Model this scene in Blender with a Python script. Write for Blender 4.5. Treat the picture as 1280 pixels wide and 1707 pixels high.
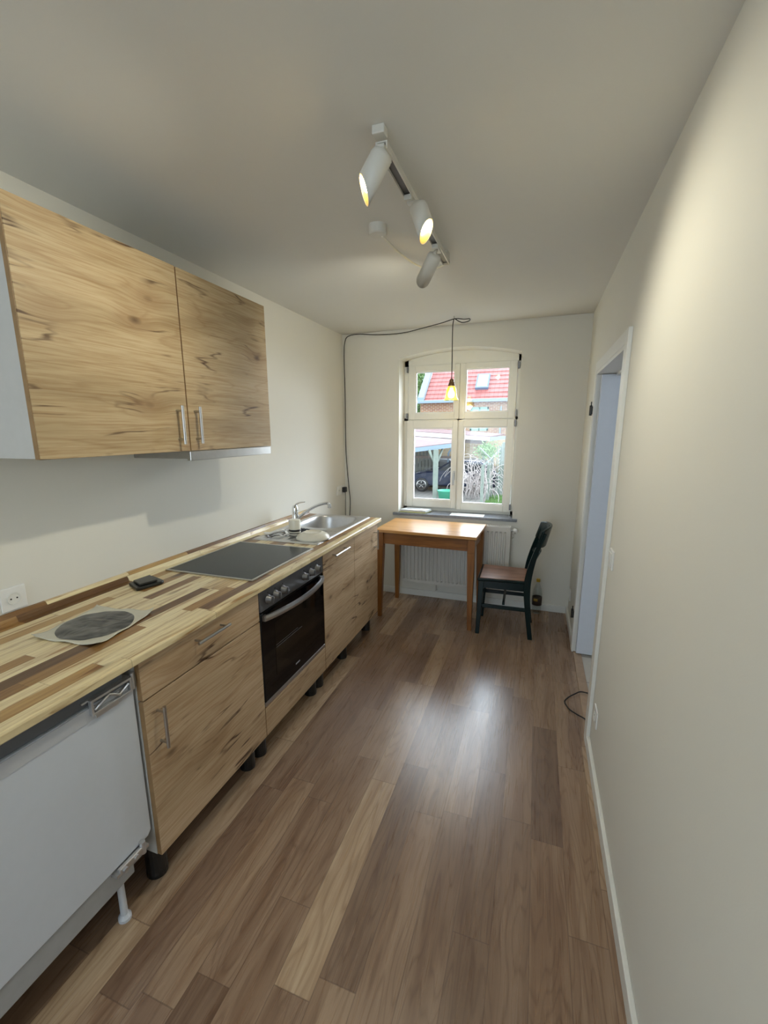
import bpy, bmesh, math, random
from mathutils import Vector, Matrix
random.seed(7)
PI = math.pi
SC = bpy.context.scene
COL = SC.collection
for o in list(bpy.data.objects):
    bpy.data.objects.remove(o)

# ------------------------------------------------------------------ camera
F, CX, CY = 737.6, 617.2, 871.9
yaw, pitch, roll = math.radians(-20.398), math.radians(-11.826), math.radians(-0.447)
cd = bpy.data.cameras.new('camera')
cam = bpy.data.objects.new('camera', cd); COL.objects.link(cam); SC.camera = cam
fw = Vector((math.sin(yaw), math.cos(yaw), 0)); rt = Vector((math.cos(yaw), -math.sin(yaw), 0)); up = Vector((0, 0, 1))
f2 = fw * math.cos(pitch) + up * math.sin(pitch); u2 = -fw * math.sin(pitch) + up * math.cos(pitch)
r3 = rt * math.cos(roll) + u2 * math.sin(roll); u3 = -rt * math.sin(roll) + u2 * math.cos(roll)
cam.matrix_world = Matrix(((r3.x, u3.x, -f2.x, 0), (r3.y, u3.y, -f2.y, 0), (r3.z, u3.z, -f2.z, 1.4712), (0, 0, 0, 1)))
cd.sensor_fit = 'VERTICAL'; cd.sensor_height = 24.0
cd.lens = F / 1707 * 24.0
cd.shift_x = (640 - CX) / 1707; cd.shift_y = -(853.5 - CY) / 1707
cd.clip_start = 0.02; cd.clip_end = 200

# ------------------------------------------------------------------ exposure, world, light
vs = SC.view_settings
vs.view_transform = 'Standard'; vs.look = 'None'; vs.gamma = 1.0; vs.exposure = 0.92
try: vs.use_curve_mapping = False
except Exception: pass
w = bpy.data.worlds.new('sky'); SC.world = w; w.use_nodes = True
w.node_tree.nodes['Background'].inputs[0].default_value = (0.76, 0.89, 1.0, 1)
w.node_tree.nodes['Background'].inputs[1].default_value = 2.3

def lamp(name, kind, loc, energy, color, target=None, **kw):
    l = bpy.data.lights.new(name, kind); l.energy = energy; l.color = color
    for k, v in kw.items(): setattr(l, k, v)
    o = bpy.data.objects.new(name, l); COL.objects.link(o); o.location = loc
    if target is not None:
        o.rotation_euler = (Vector(target) - Vector(loc)).to_track_quat('-Z', 'Y').to_euler()
    return o
# hazy bright sky over the house opposite, shining in through the window
lamp('hazy_sun', 'SUN', (5.5, 12, 8), 8.0, (0.78, 0.89, 1.0), (-0.7, 0, 0.2), angle=math.radians(70))
# added fill lights behind the viewer and in the hallway, no source in view
lamp('rear_fill_light', 'AREA', (-0.8, -2.15, 1.45), 5.5, (0.68, 0.85, 1.0), (-0.7, 2, 1.2), shape='RECTANGLE', size=1.3, size_y=1.3)
lamp('hall_fill_light', 'AREA', (1.25, 1.35, 1.6), 3.5, (0.78, 0.88, 1.0), (0.7, 3.0, 1.0), shape='RECTANGLE', size=0.8, size_y=1.2)

# ------------------------------------------------------------------ room numbers
XL, XR, D, H = -1.629, 0.322, 3.724, 2.276
YB = -2.3
ZW = 0.848; XW = -1.025; XF = -1.043
XU = -1.289

# ------------------------------------------------------------------ material helpers
class NT:
    def __init__(s, name):
        s.m = bpy.data.materials.new(name); s.m.use_nodes = True
        s.t = s.m.node_tree; s.b = s.t.nodes['Principled BSDF']
    def n(s, typ, **kw):
        x = s.t.nodes.new(typ)
        for k, v in kw.items(): setattr(x, k, v)
        return x
    def l(s, a, b): s.t.links.new(a, b)
    def put(s, sock, v):
        if isinstance(v, bpy.types.NodeSocket): s.l(v, sock)
        else: sock.default_value = v
    def pos(s):
        return s.n('ShaderNodeNewGeometry').outputs['Position']
    def sep(s, v):
        x = s.n('ShaderNodeSeparateXYZ'); s.l(v, x.inputs[0]); return x.outputs
    def comb(s, a, b, c):
        x = s.n('ShaderNodeCombineXYZ')
        for i, v in enumerate((a, b, c)): s.put(x.inputs[i], v)
        return x.outputs[0]
    def math(s, op, a, b=0.0, c=0.0):
        x = s.n('ShaderNodeMath', operation=op)
        for i, v in enumerate((a, b, c)): s.put(x.inputs[i], v)
        return x.outputs[0]
    def noise(s, v, scale=1.0, detail=4, rough=0.55, dist=0.0):
        x = s.n('ShaderNodeTexNoise'); s.l(v, x.inputs['Vector'])
        x.inputs['Scale'].default_value = scale; x.inputs['Detail'].default_value = detail
        x.inputs['Roughness'].default_value = rough; x.inputs['Distortion'].default_value = dist
        return x.outputs['Fac']
    def white(s, a, b, c=0.0):
        x = s.n('ShaderNodeTexWhiteNoise', noise_dimensions='3D'); s.l(s.comb(a, b, c), x.inputs['Vector']); return x.outputs['Value']
    def ramp(s, f, stops, interp='LINEAR'):
        x = s.n('ShaderNodeValToRGB'); s.put(x.inputs[0], f); e = x.color_ramp.elements
        x.color_ramp.interpolation = interp
        while len(e) < len(stops): e.new(0.5)
        for el, (p, c) in zip(e, stops):
            el.position = p; el.color = (c[0], c[1], c[2], 1) if not isinstance(c, float) else (c, c, c, 1)
        return x.outputs[0]
    def mix(s, f, a, b, mode='MIX'):
        x = s.n('ShaderNodeMix', data_type='RGBA', blend_type=mode)
        s.put(x.inputs[0], f)
        for i, v in ((6, a), (7, b)):
            if isinstance(v, tuple): v = (v[0], v[1], v[2], 1)
            s.put(x.inputs[i], v)
        return x.outputs[2]
    def bump(s, h, strength=0.2, dist=0.002):
        x = s.n('ShaderNodeBump'); s.l(h, x.inputs['Height']); x.inputs['Strength'].default_value = strength
        x.inputs['Distance'].default_value = dist; s.l(x.outputs[0], s.b.inputs['Normal'])
def srgb(r, g, b):
    def c(v):
        v /= 255.0
        return v / 12.92 if v <= 0.04045 else ((v + 0.055) / 1.055) ** 2.4
    return (c(r), c(g), c(b))
def simple(name, col, rough=0.5, metal=0.0, noise=0.04, scale=30, **kw):
    m = NT(name)
    n = m.noise(m.pos(), scale, 3)
    a = tuple(max(0, c * (1 - noise)) for c in col); b = tuple(min(1, c * (1 + noise)) for c in col)
    m.l(m.ramp(n, [(0.3, a), (0.7, b)]), m.b.inputs['Base Color'])
    m.b.inputs['Roughness'].default_value = rough; m.b.inputs['Metallic'].default_value = metal
    for k, v in kw.items(): m.b.inputs[k].default_value = v
    return m.m
def emit(name, col, strength):
    m = NT(name); m.b.inputs['Base Color'].default_value = (*col, 1)
    m.b.inputs['Emission Color'].default_value = (*col, 1); m.b.inputs['Emission Strength'].default_value = strength
    return m.m
def glassy(name, tint=(1, 1, 1), ior=1.45, extra=0.0, emission=None):
    m = NT(name)
    m.t.nodes.remove(m.b)
    tr = m.n('ShaderNodeBsdfTransparent'); tr.inputs[0].default_value = (*tint, 1)
    gl = m.n('ShaderNodeBsdfGlossy'); gl.inputs['Roughness'].default_value = 0.02
    lw = m.n('ShaderNodeLayerWeight'); lw.inputs[0].default_value = 0.5
    f = m.math('ADD', m.math('MULTIPLY', m.math('POWER', lw.outputs['Facing'], 5.0), 0.8), 0.035 + extra)
    mx = m.n('ShaderNodeMixShader'); m.l(f, mx.inputs[0]); m.l(tr.outputs[0], mx.inputs[1]); m.l(gl.outputs[0], mx.inputs[2])
    m.l(mx.outputs[0], m.t.nodes['Material Output'].inputs[0])
    return m.m

def plaster(name, col, bump=0.12):
    m = NT(name); p = m.pos()
    n = m.noise(p, 2.0, 3)
    m.l(m.ramp(n, [(0.3, tuple(c * 0.985 for c in col)), (0.7, col)]), m.b.inputs['Base Color'])
    m.b.inputs['Roughness'].default_value = 0.75; m.b.inputs['Specular IOR Level'].default_value = 0.3
    m.bump(m.noise(p, 260, 3), bump, 0.001)
    return m.m

def floor_mat():
    m = NT('laminate_floor'); x, y, z = m.sep(m.pos())
    W = 0.108
    xs = m.math('DIVIDE', m.math('ADD', x, 5.003), W); row = m.math('FLOOR', xs)
    r1 = m.white(row, 3.1); r2 = m.white(row, 9.7)
    ln = m.math('ADD', m.math('MULTIPLY', r2, 0.35), 0.52)
    ys = m.math('ADD', m.math('DIVIDE', m.math('ADD', y, 9.0), ln), m.math('MULTIPLY', r1, 7.0)); cell = m.math('FLOOR', ys)
    v = m.white(row, cell, 1.0); v2 = m.white(row, cell, 5.0)
    base = m.ramp(v, [(0.0, srgb(130, 105, 86)), (0.3, srgb(147, 121, 100)), (0.62, srgb(158, 131, 108)), (0.80, srgb(176, 150, 124)), (1.0, srgb(200, 175, 145))])
    # grain, stretched along the board, shifted per stave
    sh = m.math('MULTIPLY', v2, 40.0)
    g = m.noise(m.comb(m.math('MULTIPLY', x, 22.0), m.math('ADD', m.math('MULTIPLY', y, 1.5), sh), sh), 1.0, 4, 0.5, 0.5)
    col = m.mix(m.ramp(g, [(0.32, .85), (0.6, 0.0)]), base, m.mix(1.0, base, srgb(208, 194, 184), 'MULTIPLY'))
    g2 = m.noise(m.comb(m.math('MULTIPLY', x, 140.0), m.math('ADD', m.math('MULTIPLY', y, 4.0), sh), sh), 1.0, 3, 0.6)
    col = m.mix(m.ramp(g2, [(0.35, 0.35), (0.6, 0.0)]), col, m.mix(1.0, col, srgb(212, 200, 190), 'MULTIPLY'))
    # cathedral arcs
    big = m.noise(m.comb(m.math('MULTIPLY', x, 9.0), m.math('ADD', m.math('MULTIPLY', y, 1.1), sh), sh), 1.0, 2)
    arc = m.math('FRACT', m.math('MULTIPLY', big, 17.0))
    col = m.mix(m.math('MULTIPLY', m.ramp(arc, [(0.0, 0.5), (0.25, 0.0), (0.8, 0.0), (1.0, 0.5)]), 1.0), col, m.mix(1.0, col, srgb(196, 182, 170), 'MULTIPLY'))
    # knots
    vo = m.n('ShaderNodeTexVoronoi'); m.l(m.comb(m.math('MULTIPLY', x, 6.0), m.math('MULTIPLY', y, 2.2), 0.0), vo.inputs['Vector'])
    vo.inputs['Scale'].default_value = 1.0
    col = m.mix(m.ramp(vo.outputs['Distance'], [(0.03, 0.75), (0.10, 0.0)]), col, srgb(92, 64, 48))
    # joints
    fx = m.math('FRACT', xs); fy = m.math('FRACT', ys)
    ex = m.math('MINIMUM', fx, m.math('SUBTRACT', 1.0, fx)); ey = m.math('MINIMUM', fy, m.math('SUBTRACT', 1.0, fy))
    jx = m.math('LESS_THAN', ex, 0.012); jy = m.math('LESS_THAN', ey, 0.0022)
    j = m.math('MULTIPLY', m.math('MAXIMUM', jx, jy), 0.45)
    col = m.mix(j, col, srgb(74, 52, 40))
    m.l(col, m.b.inputs['Base Color'])
    m.l(m.ramp(g2, [(0.3, 0.31), (0.7, 0.26)]), m.b.inputs['Roughness'])
    m.b.inputs['Specular IOR Level'].default_value = 0.65
    m.bump(m.math('ADD', g2, m.math('MULTIPLY', g, 0.6)), 0.10, 0.001)
    return m.m

def worktop_mat():
    m = NT('acacia_worktop'); x, y, z = m.sep(m.pos())
    W = 0.0455
    # wrap the staves over the rounded front edge
    xs = m.math('DIVIDE', m.math('ADD', x, 4.0 + 0.022), W); row = m.math('FLOOR', xs)
    r1 = m.white(row, 1.3); r2 = m.white(row, 4.4)
    ln = m.math('ADD', m.math('MULTIPLY', r2, 0.22), 0.24)
    ys = m.math('ADD', m.math('DIVIDE', m.math('ADD', y, 9.0), ln), m.math('MULTIPLY', r1, 5.0)); cell = m.math('FLOOR', ys)
    v = m.white(row, cell, 2.0); v2 = m.white(row, cell, 8.0)
    v = m.math('MAXIMUM', v, m.math('MULTIPLY', m.math('GREATER_THAN', row, 64.5), m.math('ADD', 0.54, m.math('MULTIPLY', v, .44))))
    base = m.ramp(v, [(0.0, srgb(100, 70, 40)), (0.14, srgb(134, 98, 56)), (0.34, srgb(166, 128, 76)), (0.50, srgb(188, 153, 98)), (0.55, srgb(232, 214, 168)), (1.0, srgb(242, 230, 192))])
    sh = m.math('MULTIPLY', v2, 50.0)
    g = m.noise(m.comb(m.math('MULTIPLY', x, 38.0), m.math('ADD', m.math('MULTIPLY', y, 2.6), sh), m.math('ADD', sh, m.math('MULTIPLY', z, 30.0))), 1.0, 5, 0.6, 1.0)
    dark = m.mix(1.0, base, srgb(172, 138, 104), 'MULTIPLY')
    col = m.mix(m.ramp(g, [(0.34, 0.9), (0.43, 0.2), (0.52, 0.0)]), base, dark)
    col = m.mix(m.ramp(g, [(0.64, 0.0), (0.69, 0.7), (0.78, 0.8)]), col, m.mix(0.55, base, srgb(128, 84, 50)))
    g2 = m.noise(m.comb(m.math('MULTIPLY', x, 170.0), m.math('ADD', m.math('MULTIPLY', y, 6.0), sh), sh), 1.0, 3)
    col = m.mix(m.ramp(g2, [(0.35, 0.3), (0.6, 0.0)]), col, dark)
    vo = m.n('ShaderNodeTexVoronoi'); m.l(m.comb(m.math('MULTIPLY', x, 9.0), m.math('MULTIPLY', y, 3.4), 3.0), vo.inputs['Vector']); vo.inputs['Scale'].default_value = 1.0
    col = m.mix(m.ramp(vo.outputs['Distance'], [(0.06, 0.9), (0.20, 0.0)]), col, srgb(72, 48, 28))
    fx = m.math('FRACT', xs); fy = m.math('FRACT', ys)
    ex = m.math('MINIMUM', fx, m.math('SUBTRACT', 1.0, fx)); ey = m.math('MINIMUM', fy, m.math('SUBTRACT', 1.0, fy))
    j = m.math('MULTIPLY', m.math('MAXIMUM', m.math('LESS_THAN', ex, 0.012), m.math('LESS_THAN', ey, 0.003)), 0.35)
    col = m.mix(j, col, srgb(90, 62, 42))
    m.l(col, m.b.inputs['Base Color']); m.b.inputs['Roughness'].default_value = 0.32
    m.b.inputs['Coat Weight'].default_value = 0.15; m.b.inputs['Coat Roughness'].default_value = 0.2
    return m.m

def oak_mat(name='knotty_oak', off=0.0, tint=(1, 1, 1)):
    m = NT(name); x, y, z = m.sep(m.pos())
    y = m.math('ADD', y, off)
    # warp the grain so it flows round the knots
    vo = m.n('ShaderNodeTexVoronoi'); m.l(m.comb(m.math('MULTIPLY', y, 3.1), m.math('MULTIPLY', z, 6.4), off + 0.3), vo.inputs['Vector']); vo.inputs['Scale'].default_value = 1.0
    dk = vo.outputs['Distance']
    sel = m.math('GREATER_THAN', m.sep(vo.outputs['Color'])[0], 0.22)
    knot = m.math('MULTIPLY', m.ramp(dk, [(0.02, 1.0), (0.11, 0.0)]), sel)
    halo = m.math('MULTIPLY', m.ramp(dk, [(0.05, 1.0), (0.42, 0.0)], 'EASE'), sel)
    zz = m.math('ADD', z, m.math('MULTIPLY', halo, 0.018))
    low = m.noise(m.comb(0.0, m.math('MULTIPLY', y, 1.1), m.math('MULTIPLY', zz, 9.0)), 1.0, 4, 0.55, 0.6)
    base = m.ramp(low, [(0.25, tuple(c * k for c, k in zip(srgb(163, 142, 109), tint))), (0.42, tuple(c * k for c, k in zip(srgb(180, 159, 124), tint))), (0.55, tuple(c * k for c, k in zip(srgb(191, 170, 135), tint))), (0.75, tuple(c * k for c, k in zip(srgb(200, 181, 147), tint)))])
    g = m.noise(m.comb(0.0, m.math('MULTIPLY', y, 4.0), m.math('MULTIPLY', zz, 150.0)), 1.0, 4, 0.65, 0.3)
    col = m.mix(m.ramp(g, [(0.34, 0.65), (0.58, 0.0)]), base, m.mix(1.0, base, srgb(212, 192, 168), 'MULTIPLY'))
    # long board joints (darker/lighter planks)
    # growth lines
    gl = m.math('FRACT', m.math('MULTIPLY', m.noise(m.comb(2.0, m.math('MULTIPLY', y, .7), m.math('MULTIPLY', zz, 7.5)), 1.0, 2, 0.4, 0.1), 9.0))
    col = m.mix(m.ramp(gl, [(0.0, 0.26), (0.10, 0.0), (0.93, 0.0), (1.0, 0.26)]), col, m.mix(1.0, base, srgb(190, 160, 126), 'MULTIPLY'))
    # cracks
    cr = m.noise(m.comb(5.0 + off, m.math('MULTIPLY', y, 1.3), m.math('MULTIPLY', zz, 13.0)), 1.0, 3, 0.5, 0.15)
    line = m.ramp(m.math('ABSOLUTE', m.math('SUBTRACT', cr, 0.5)), [(0.004, 1.0), (0.018, 0.0)])
    msk = m.ramp(m.noise(m.comb(9.0, m.math('MULTIPLY', y, 3.3), m.math('MULTIPLY', z, 5.0)), 1.0, 3), [(0.47, 0.0), (0.60, 1.0)])
    col = m.mix(m.math('MULTIPLY', m.math('MULTIPLY', line, msk), 0.95), col, srgb(78, 52, 34))
    col = m.mix(m.math('MULTIPLY', halo, 0.42), col, srgb(146, 112, 78))
    col = m.mix(m.math('MULTIPLY', knot, 0.95), col, srgb(70, 46, 30))
    m.l(col, m.b.inputs['Base Color'])
    m.b.inputs['Roughness'].default_value = 0.5; m.b.inputs['Specular IOR Level'].default_value = 0.35
    m.bump(g, 0.12, 0.0008)
    return m.m

def pine_mat(name, cols, ax=(4, 4, 60), rough=0.38):
    m = NT(name); tc = m.n('ShaderNodeTexCoord').outputs['Object']; x, y, z = m.sep(tc)
    v = m.comb(m.math('MULTIPLY', x, ax[0]), m.math('MULTIPLY', y, ax[1]), m.math('MULTIPLY', z, ax[2]))
    g = m.noise(v, 1.0, 5, 0.6, 0.8)
    m.l(m.ramp(g, [(0.3, cols[0]), (0.5, cols[1]), (0.7, cols[2])]), m.b.inputs['Base Color'])
    m.b.inputs['Roughness'].default_value = rough
    return m.m

def bricks(name, c1, c2, mortar, sx=0.25, sz=0.085, ax='x', bump=0.4):
    m = NT(name); x, y, z = m.sep(m.pos())
    u = {'x': x, 'y': y}[ax]
    v = m.comb(m.math('DIVIDE', u, sx), m.math('DIVIDE', z, sz), 0.0)
    b = m.n('ShaderNodeTexBrick'); m.l(v, b.inputs['Vector'])
    b.inputs['Scale'].default_value = 1.0; b.inputs['Brick Width'].default_value = 1.0; b.inputs['Row Height'].default_value = 1.0
    b.inputs['Mortar Size'].default_value = 0.08; b.offset = 0.5
    b.inputs['Color1'].default_value = (*c1, 1); b.inputs['Color2'].default_value = (*c2, 1); b.inputs['Mortar'].default_value = (*mortar, 1)
    m.l(b.outputs['Color'], m.b.inputs['Base Color']); m.b.inputs['Roughness'].default_value = 0.85
    return m.m

def rooftile(name, c1, c2):
    m = NT(name); x, y, z = m.sep(m.pos())
    f = m.math('ABSOLUTE', m.math('SINE', m.math('MULTIPLY', x, PI / 0.24)))
    n = m.noise(m.pos(), 3.0, 3)
    col = m.mix(m.ramp(f, [(0.0, 0.9), (0.3, 0.0)]), m.ramp(n, [(0.3, c1), (0.7, c2)]), tuple(c * 0.55 for c in c1))
    m.l(col, m.b.inputs['Base Color']); m.b.inputs['Roughness'].default_value = 0.45
    return m.m

def grid_mat(name, c, line, sx, sy, wline=0.03, rough=0.4):
    m = NT(name); x, y, z = m.sep(m.pos())
    fx = m.math('FRACT', m.math('DIVIDE', m.math('ADD', x, 20.0), sx)); fy = m.math('FRACT', m.math('DIVIDE', m.math('ADD', y, 20.1), sy))
    l = m.math('MAXIMUM', m.math('LESS_THAN', fx, wline), m.math('LESS_THAN', fy, wline))
    n = m.noise(m.pos(), 6.0, 3)
    m.l(m.mix(l, m.ramp(n, [(0.3, tuple(k * .9 for k in c)), (0.7, c)]), line), m.b.inputs['Base Color']); m.b.inputs['Roughness'].default_value = rough
    return m.m

M = {}
M['wall'] = plaster('wall_paint', srgb(226, 224, 216))
M['ceiling'] = plaster('ceiling_paint', srgb(222, 221, 216), 0.06)
M['trim'] = simple('white_trim', srgb(228, 228, 224), 0.4, noise=0.01)
M['white'] = simple('white_lacquer', srgb(232, 232, 230), 0.3, noise=0.01)
M['upvc'] = simple('white_window_frame', srgb(232, 231, 224), 0.35, noise=0.01)
M['floor'] = floor_mat()
M['worktop'] = worktop_mat()
M['oak'] = oak_mat()
M['oak_cool_lit'] = oak_mat('knotty_oak_cool_lit', 7.7, (1.12, 1.08, 1.17))  # same oak, tinted to carry the cool light on the base units
M['carcass'] = simple('cabinet_carcass', srgb(196, 194, 190), 0.5, noise=0.02)
M['edge'] = simple('oak_edge_band', srgb(150, 118, 80), 0.5, noise=0.12)
M['steel'] = simple('brushed_steel', (0.50, 0.49, 0.47), 0.28, 1.0)
M['steel_dark'] = simple('oven_steel', (0.20, 0.20, 0.21), 0.4, 1.0)
M['chrome'] = simple('chrome', (0.78, 0.79, 0.80), 0.10, 1.0, noise=0.01)
M['sink'] = simple('sink_steel', (0.60, 0.60, 0.61), 0.30, 1.0)
M['blackglass'] = simple('black_glass', (0.002, 0.002, 0.003), 0.05, noise=0.0, **{'IOR': 1.33})
M['ovenwin'] = simple('oven_window', (0.010, 0.007, 0.005), 0.06, noise=0.3, **{'IOR': 1.33})
M['hob'] = simple('ceramic_hob', (0.020, 0.025, 0.028), 0.16, noise=0.05, scale=200, **{'IOR': 1.25})
M['black'] = simple('black_plastic', (0.012, 0.012, 0.013), 0.4)
M['greyplastic'] = simple('grey_plastic', srgb(150, 152, 155), 0.45)
M['fridge'] = simple('white_appliance', srgb(212, 218, 228), 0.45, noise=0.01)
M['fridgeframe'] = simple('pale_grey_appliance', srgb(172, 174, 176), 0.45, noise=0.04)
M['greystrip'] = simple('grey_strip', srgb(96, 99, 104), 0.45)
M['spot'] = simple('white_lamp_metal', srgb(214, 212, 204), 0.4, noise=0.01)
M['cord_black'] = simple('black_cord', (0.010, 0.009, 0.009), 0.6)
M['cord_white'] = simple('white_cord', srgb(225, 222, 205), 0.5)
M['sill'] = simple('grey_stone_sill', srgb(118, 124, 134), 0.22, noise=0.12, scale=60)
M['glass'] = glassy('window_glass')
M['paper'] = simple('paper', srgb(222, 224, 220), 0.7, noise=0.02)
M['green'] = simple('dark_green_gloss_paint', (0.002, 0.011, 0.011), 0.16, noise=0.1, **{'IOR': 1.33})
M['radiator'] = simple('white_radiator', srgb(214, 212, 206), 0.4, noise=0.01)
M['pine_top'] = pine_mat('pine_tabletop', (srgb(168, 116, 62), srgb(190, 140, 82), srgb(206, 158, 100)), (3, 34, 30), 0.30)
M['pine'] = pine_mat('pine_leg', (srgb(112, 68, 28), srgb(136, 86, 38), srgb(150, 100, 48)), (40, 40, 4), 0.36)
M['pine_rail'] = pine_mat('pine_apron', (srgb(108, 64, 26), srgb(130, 82, 36), srgb(146, 96, 46)), (4, 4, 40), 0.36)
M['seat'] = pine_mat('worn_brown_seat', (srgb(104, 66, 48), srgb(134, 92, 70), srgb(160, 120, 98)), (5, 40, 10), 0.30)

# ------------------------------------------------------------------ mesh helpers
def BM(): return bmesh.new()
def box(bm, x0, x1, y0, y1, z0, z1, bev=0.0, seg=2):
    r = bmesh.ops.create_cube(bm, size=1.0)
    vs_ = r['verts']
    bmesh.ops.scale(bm, vec=(abs(x1 - x0), abs(y1 - y0), abs(z1 - z0)), verts=vs_)
    bmesh.ops.translate(bm, vec=((x0 + x1) / 2, (y0 + y1) / 2, (z0 + z1) / 2), verts=vs_)
    if bev > 0:
        es = list({e for v in vs_ for e in v.link_edges})
        bmesh.ops.bevel(bm, geom=es, offset=bev, segments=seg, affect='EDGES', profile=0.5)
    return bm
def tube(bm, pts, r, n=8, closed=False, caps=True):
    pts = [Vector(p) for p in pts]; rad = r if isinstance(r, (list, tuple)) else [r] * len(pts)
    rings = []; prev = None
    for i, p in enumerate(pts):
        a = pts[i - 1] if i > 0 else (pts[-1] if closed else p); b = pts[i + 1] if i < len(pts) - 1 else (pts[0] if closed else p)
        t = (b - a); t = t.normalized() if t.length > 1e-9 else Vector((0, 0, 1))
        if prev is None:
            ref = Vector((0, 0, 1)) if abs(t.z) < 0.9 else Vector((1, 0, 0)); u = t.cross(ref).normalized()
        else:
            u = prev - t * prev.dot(t); u = u.normalized() if u.length > 1e-6 else t.orthogonal().normalized()
        prev = u; v = t.cross(u)
        rings.append([bm.verts.new(p + (u * math.cos(2 * PI * k / n) + v * math.sin(2 * PI * k / n)) * rad[i]) for k in range(n)])
    m = len(rings)
    for i in range(m if closed else m - 1):
        A = rings[i]; B = rings[(i + 1) % m]
        for k in range(n):
            f = bm.faces.new((A[k], A[(k + 1) % n], B[(k + 1) % n], B[k])); f.smooth = True
    if caps and not closed:
        bm.faces.new(rings[0][::-1]); bm.faces.new(rings[-1])
    return bm
def smooth_path(pts, k=6):
    P = [Vector(p) for p in pts]; out = []
    for i in range(len(P) - 1):
        p0 = P[max(i - 1, 0)]; p1 = P[i]; p2 = P[i + 1]; p3 = P[min(i + 2, len(P) - 1)]
        for j in range(k):
            t = j / k
            out.append(0.5 * ((2 * p1) + (-p0 + p2) * t + (2 * p0 - 5 * p1 + 4 * p2 - p3) * t * t + (-p0 + 3 * p1 - 3 * p2 + p3) * t ** 3))
    out.append(P[-1]); return out
def lathe(bm, prof, origin=(0, 0, 0), axis=(0, 0, 1), n=28, smooth=True):
    o = Vector(origin); a = Vector(axis).normalized(); u = a.orthogonal().normalized(); v = a.cross(u)
    rings = []
    for r, h in prof:
        if r < 1e-6: rings.append([bm.verts.new(o + a * h)])
        else: rings.append([bm.verts.new(o + a * h + (u * math.cos(2 * PI * k / n) + v * math.sin(2 * PI * k / n)) * r) for k in range(n)])
    for A, B in zip(rings, rings[1:]):
        for k in range(n):
            k2 = (k + 1) % n
            if len(A) == 1 and len(B) == 1: continue
            if len(A) == 1: f = bm.faces.new((A[0], B[k2], B[k]))
            elif len(B) == 1: f = bm.faces.new((A[k], A[k2], B[0]))
            else: f = bm.faces.new((A[k], A[k2], B[k2], B[k]))
            f.smooth = smooth
    return bm
def cyl(bm, p0, p1, r, n=20, r2=None):
    a = Vector(p1) - Vector(p0)
    return lathe(bm, [(0, 0), (r, 0), (r2 if r2 is not None else r, a.length), (0, a.length)], p0, a, n, False)
def poly_prism(bm, pts, vec):
    A = [bm.verts.new(p) for p in pts]; v = Vector(vec); B = [bm.verts.new(Vector(p) + v) for p in pts]
    n = len(pts); bm.faces.new(A[::-1]); bm.faces.new(B)
    for k in range(n): bm.faces.new((A[k], A[(k + 1) % n], B[(k + 1) % n], B[k]))
    return bm
def taper(bm, c0, s0, c1, s1):
    """four sided bar from section (c0, half sizes s0) to section (c1, s1), both in x/y planes"""
    ring = []
    for c, s in ((c0, s0), (c1, s1)):
        ring.append([bm.verts.new((c[0] + a * s[0], c[1] + b * s[1], c[2])) for a, b in ((-1, -1), (1, -1), (1, 1), (-1, 1))])
    bm.faces.new(ring[0][::-1]); bm.faces.new(ring[1])
    for k in range(4): bm.faces.new((ring[0][k], ring[0][(k + 1) % 4], ring[1][(k + 1) % 4], ring[1][k]))
    return bm
def root_of(o):
    while o.parent: o = o.parent
    return o
def obj(name, bm, mat, parent=None, label=None, local=False, bevel=0.0, smooth=False):
    if parent is not None and not local:
        bmesh.ops.transform(bm, matrix=Matrix.Translation(-Vector(root_of(parent)['base'])), verts=bm.verts)
    bmesh.ops.recalc_face_normals(bm, faces=bm.faces)
    me = bpy.data.meshes.new(name); bm.to_mesh(me); bm.free()
    o = bpy.data.objects.new(name, me); COL.objects.link(o)
    me.materials.append(mat)
    if smooth:
        for p in me.polygons: p.use_smooth = True
    if parent is not None: o.parent = parent
    if label: o['label'] = label
    if bevel:
        b = o.modifiers.new('bevel', 'BEVEL'); b.width = bevel; b.segments = 2; b.limit_method = 'ANGLE'
    return o
def thing(name, label, cat, loc=(0, 0, 0), rotz=0.0, group=None):
    o = bpy.data.objects.new(name, None); COL.objects.link(o); o.location = loc; o.rotation_euler = (0, 0, rotz)
    o.empty_display_size = 0.05
    o['label'] = label; o['category'] = cat; o['base'] = [float(v) for v in loc]
    if group: o['group'] = group
    return o
def tag(o, label, cat, group=None, kind=None):
    o['label'] = label; o['category'] = cat
    if group: o['group'] = group
    if kind: o['kind'] = kind
    return o
def struct(name, bm, mat, parent=None):
    o = obj(name, bm, mat)
    if parent is None: o['kind'] = 'structure'
    else: o.parent = parent
    return o

# ================================================================== SETTING
HX1 = 1.7      # hallway far side
WT = 0.12      # partition thickness
DY0, DY1, DZ = 2.135, 3.06, 1.803   # doorway
BD = 0.34      # outer wall thickness
struct('floor', box(BM(), XL - 0.1, XR + 0.03, YB - .1, D + 0.02, -0.1, 0), M['floor'])
b = BM()
box(b, XL - 0.1, XR + WT, YB - .1, D - 0.014, H, H + 0.15)
box(b, XL - 0.1, -1.29, D - 0.02, D + 0.1, H, H + 0.15); box(b, 0.03, XR + WT, D - 0.02, D + 0.1, H, H + 0.15)
box(b, -1.3, 0.04, D - 0.02, D + 0.1, H + 0.08, H + 0.15)
struct('ceiling', b, M['ceiling'])
struct('wall_left', box(BM(), XL - 0.12, XL, YB - .1, D + BD, -0.1, H + 0.15), M['wall'])
b = BM()
box(b, XR, XR + WT, YB - .1, DY0, -0.1, H + 0.15); box(b, XR, XR + WT, DY1, D + .02, -0.1, H + 0.15); box(b, XR, XR + WT, DY0, DY1, DZ, H + 0.15)
struct('wall_right', b, M['wall'])
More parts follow.
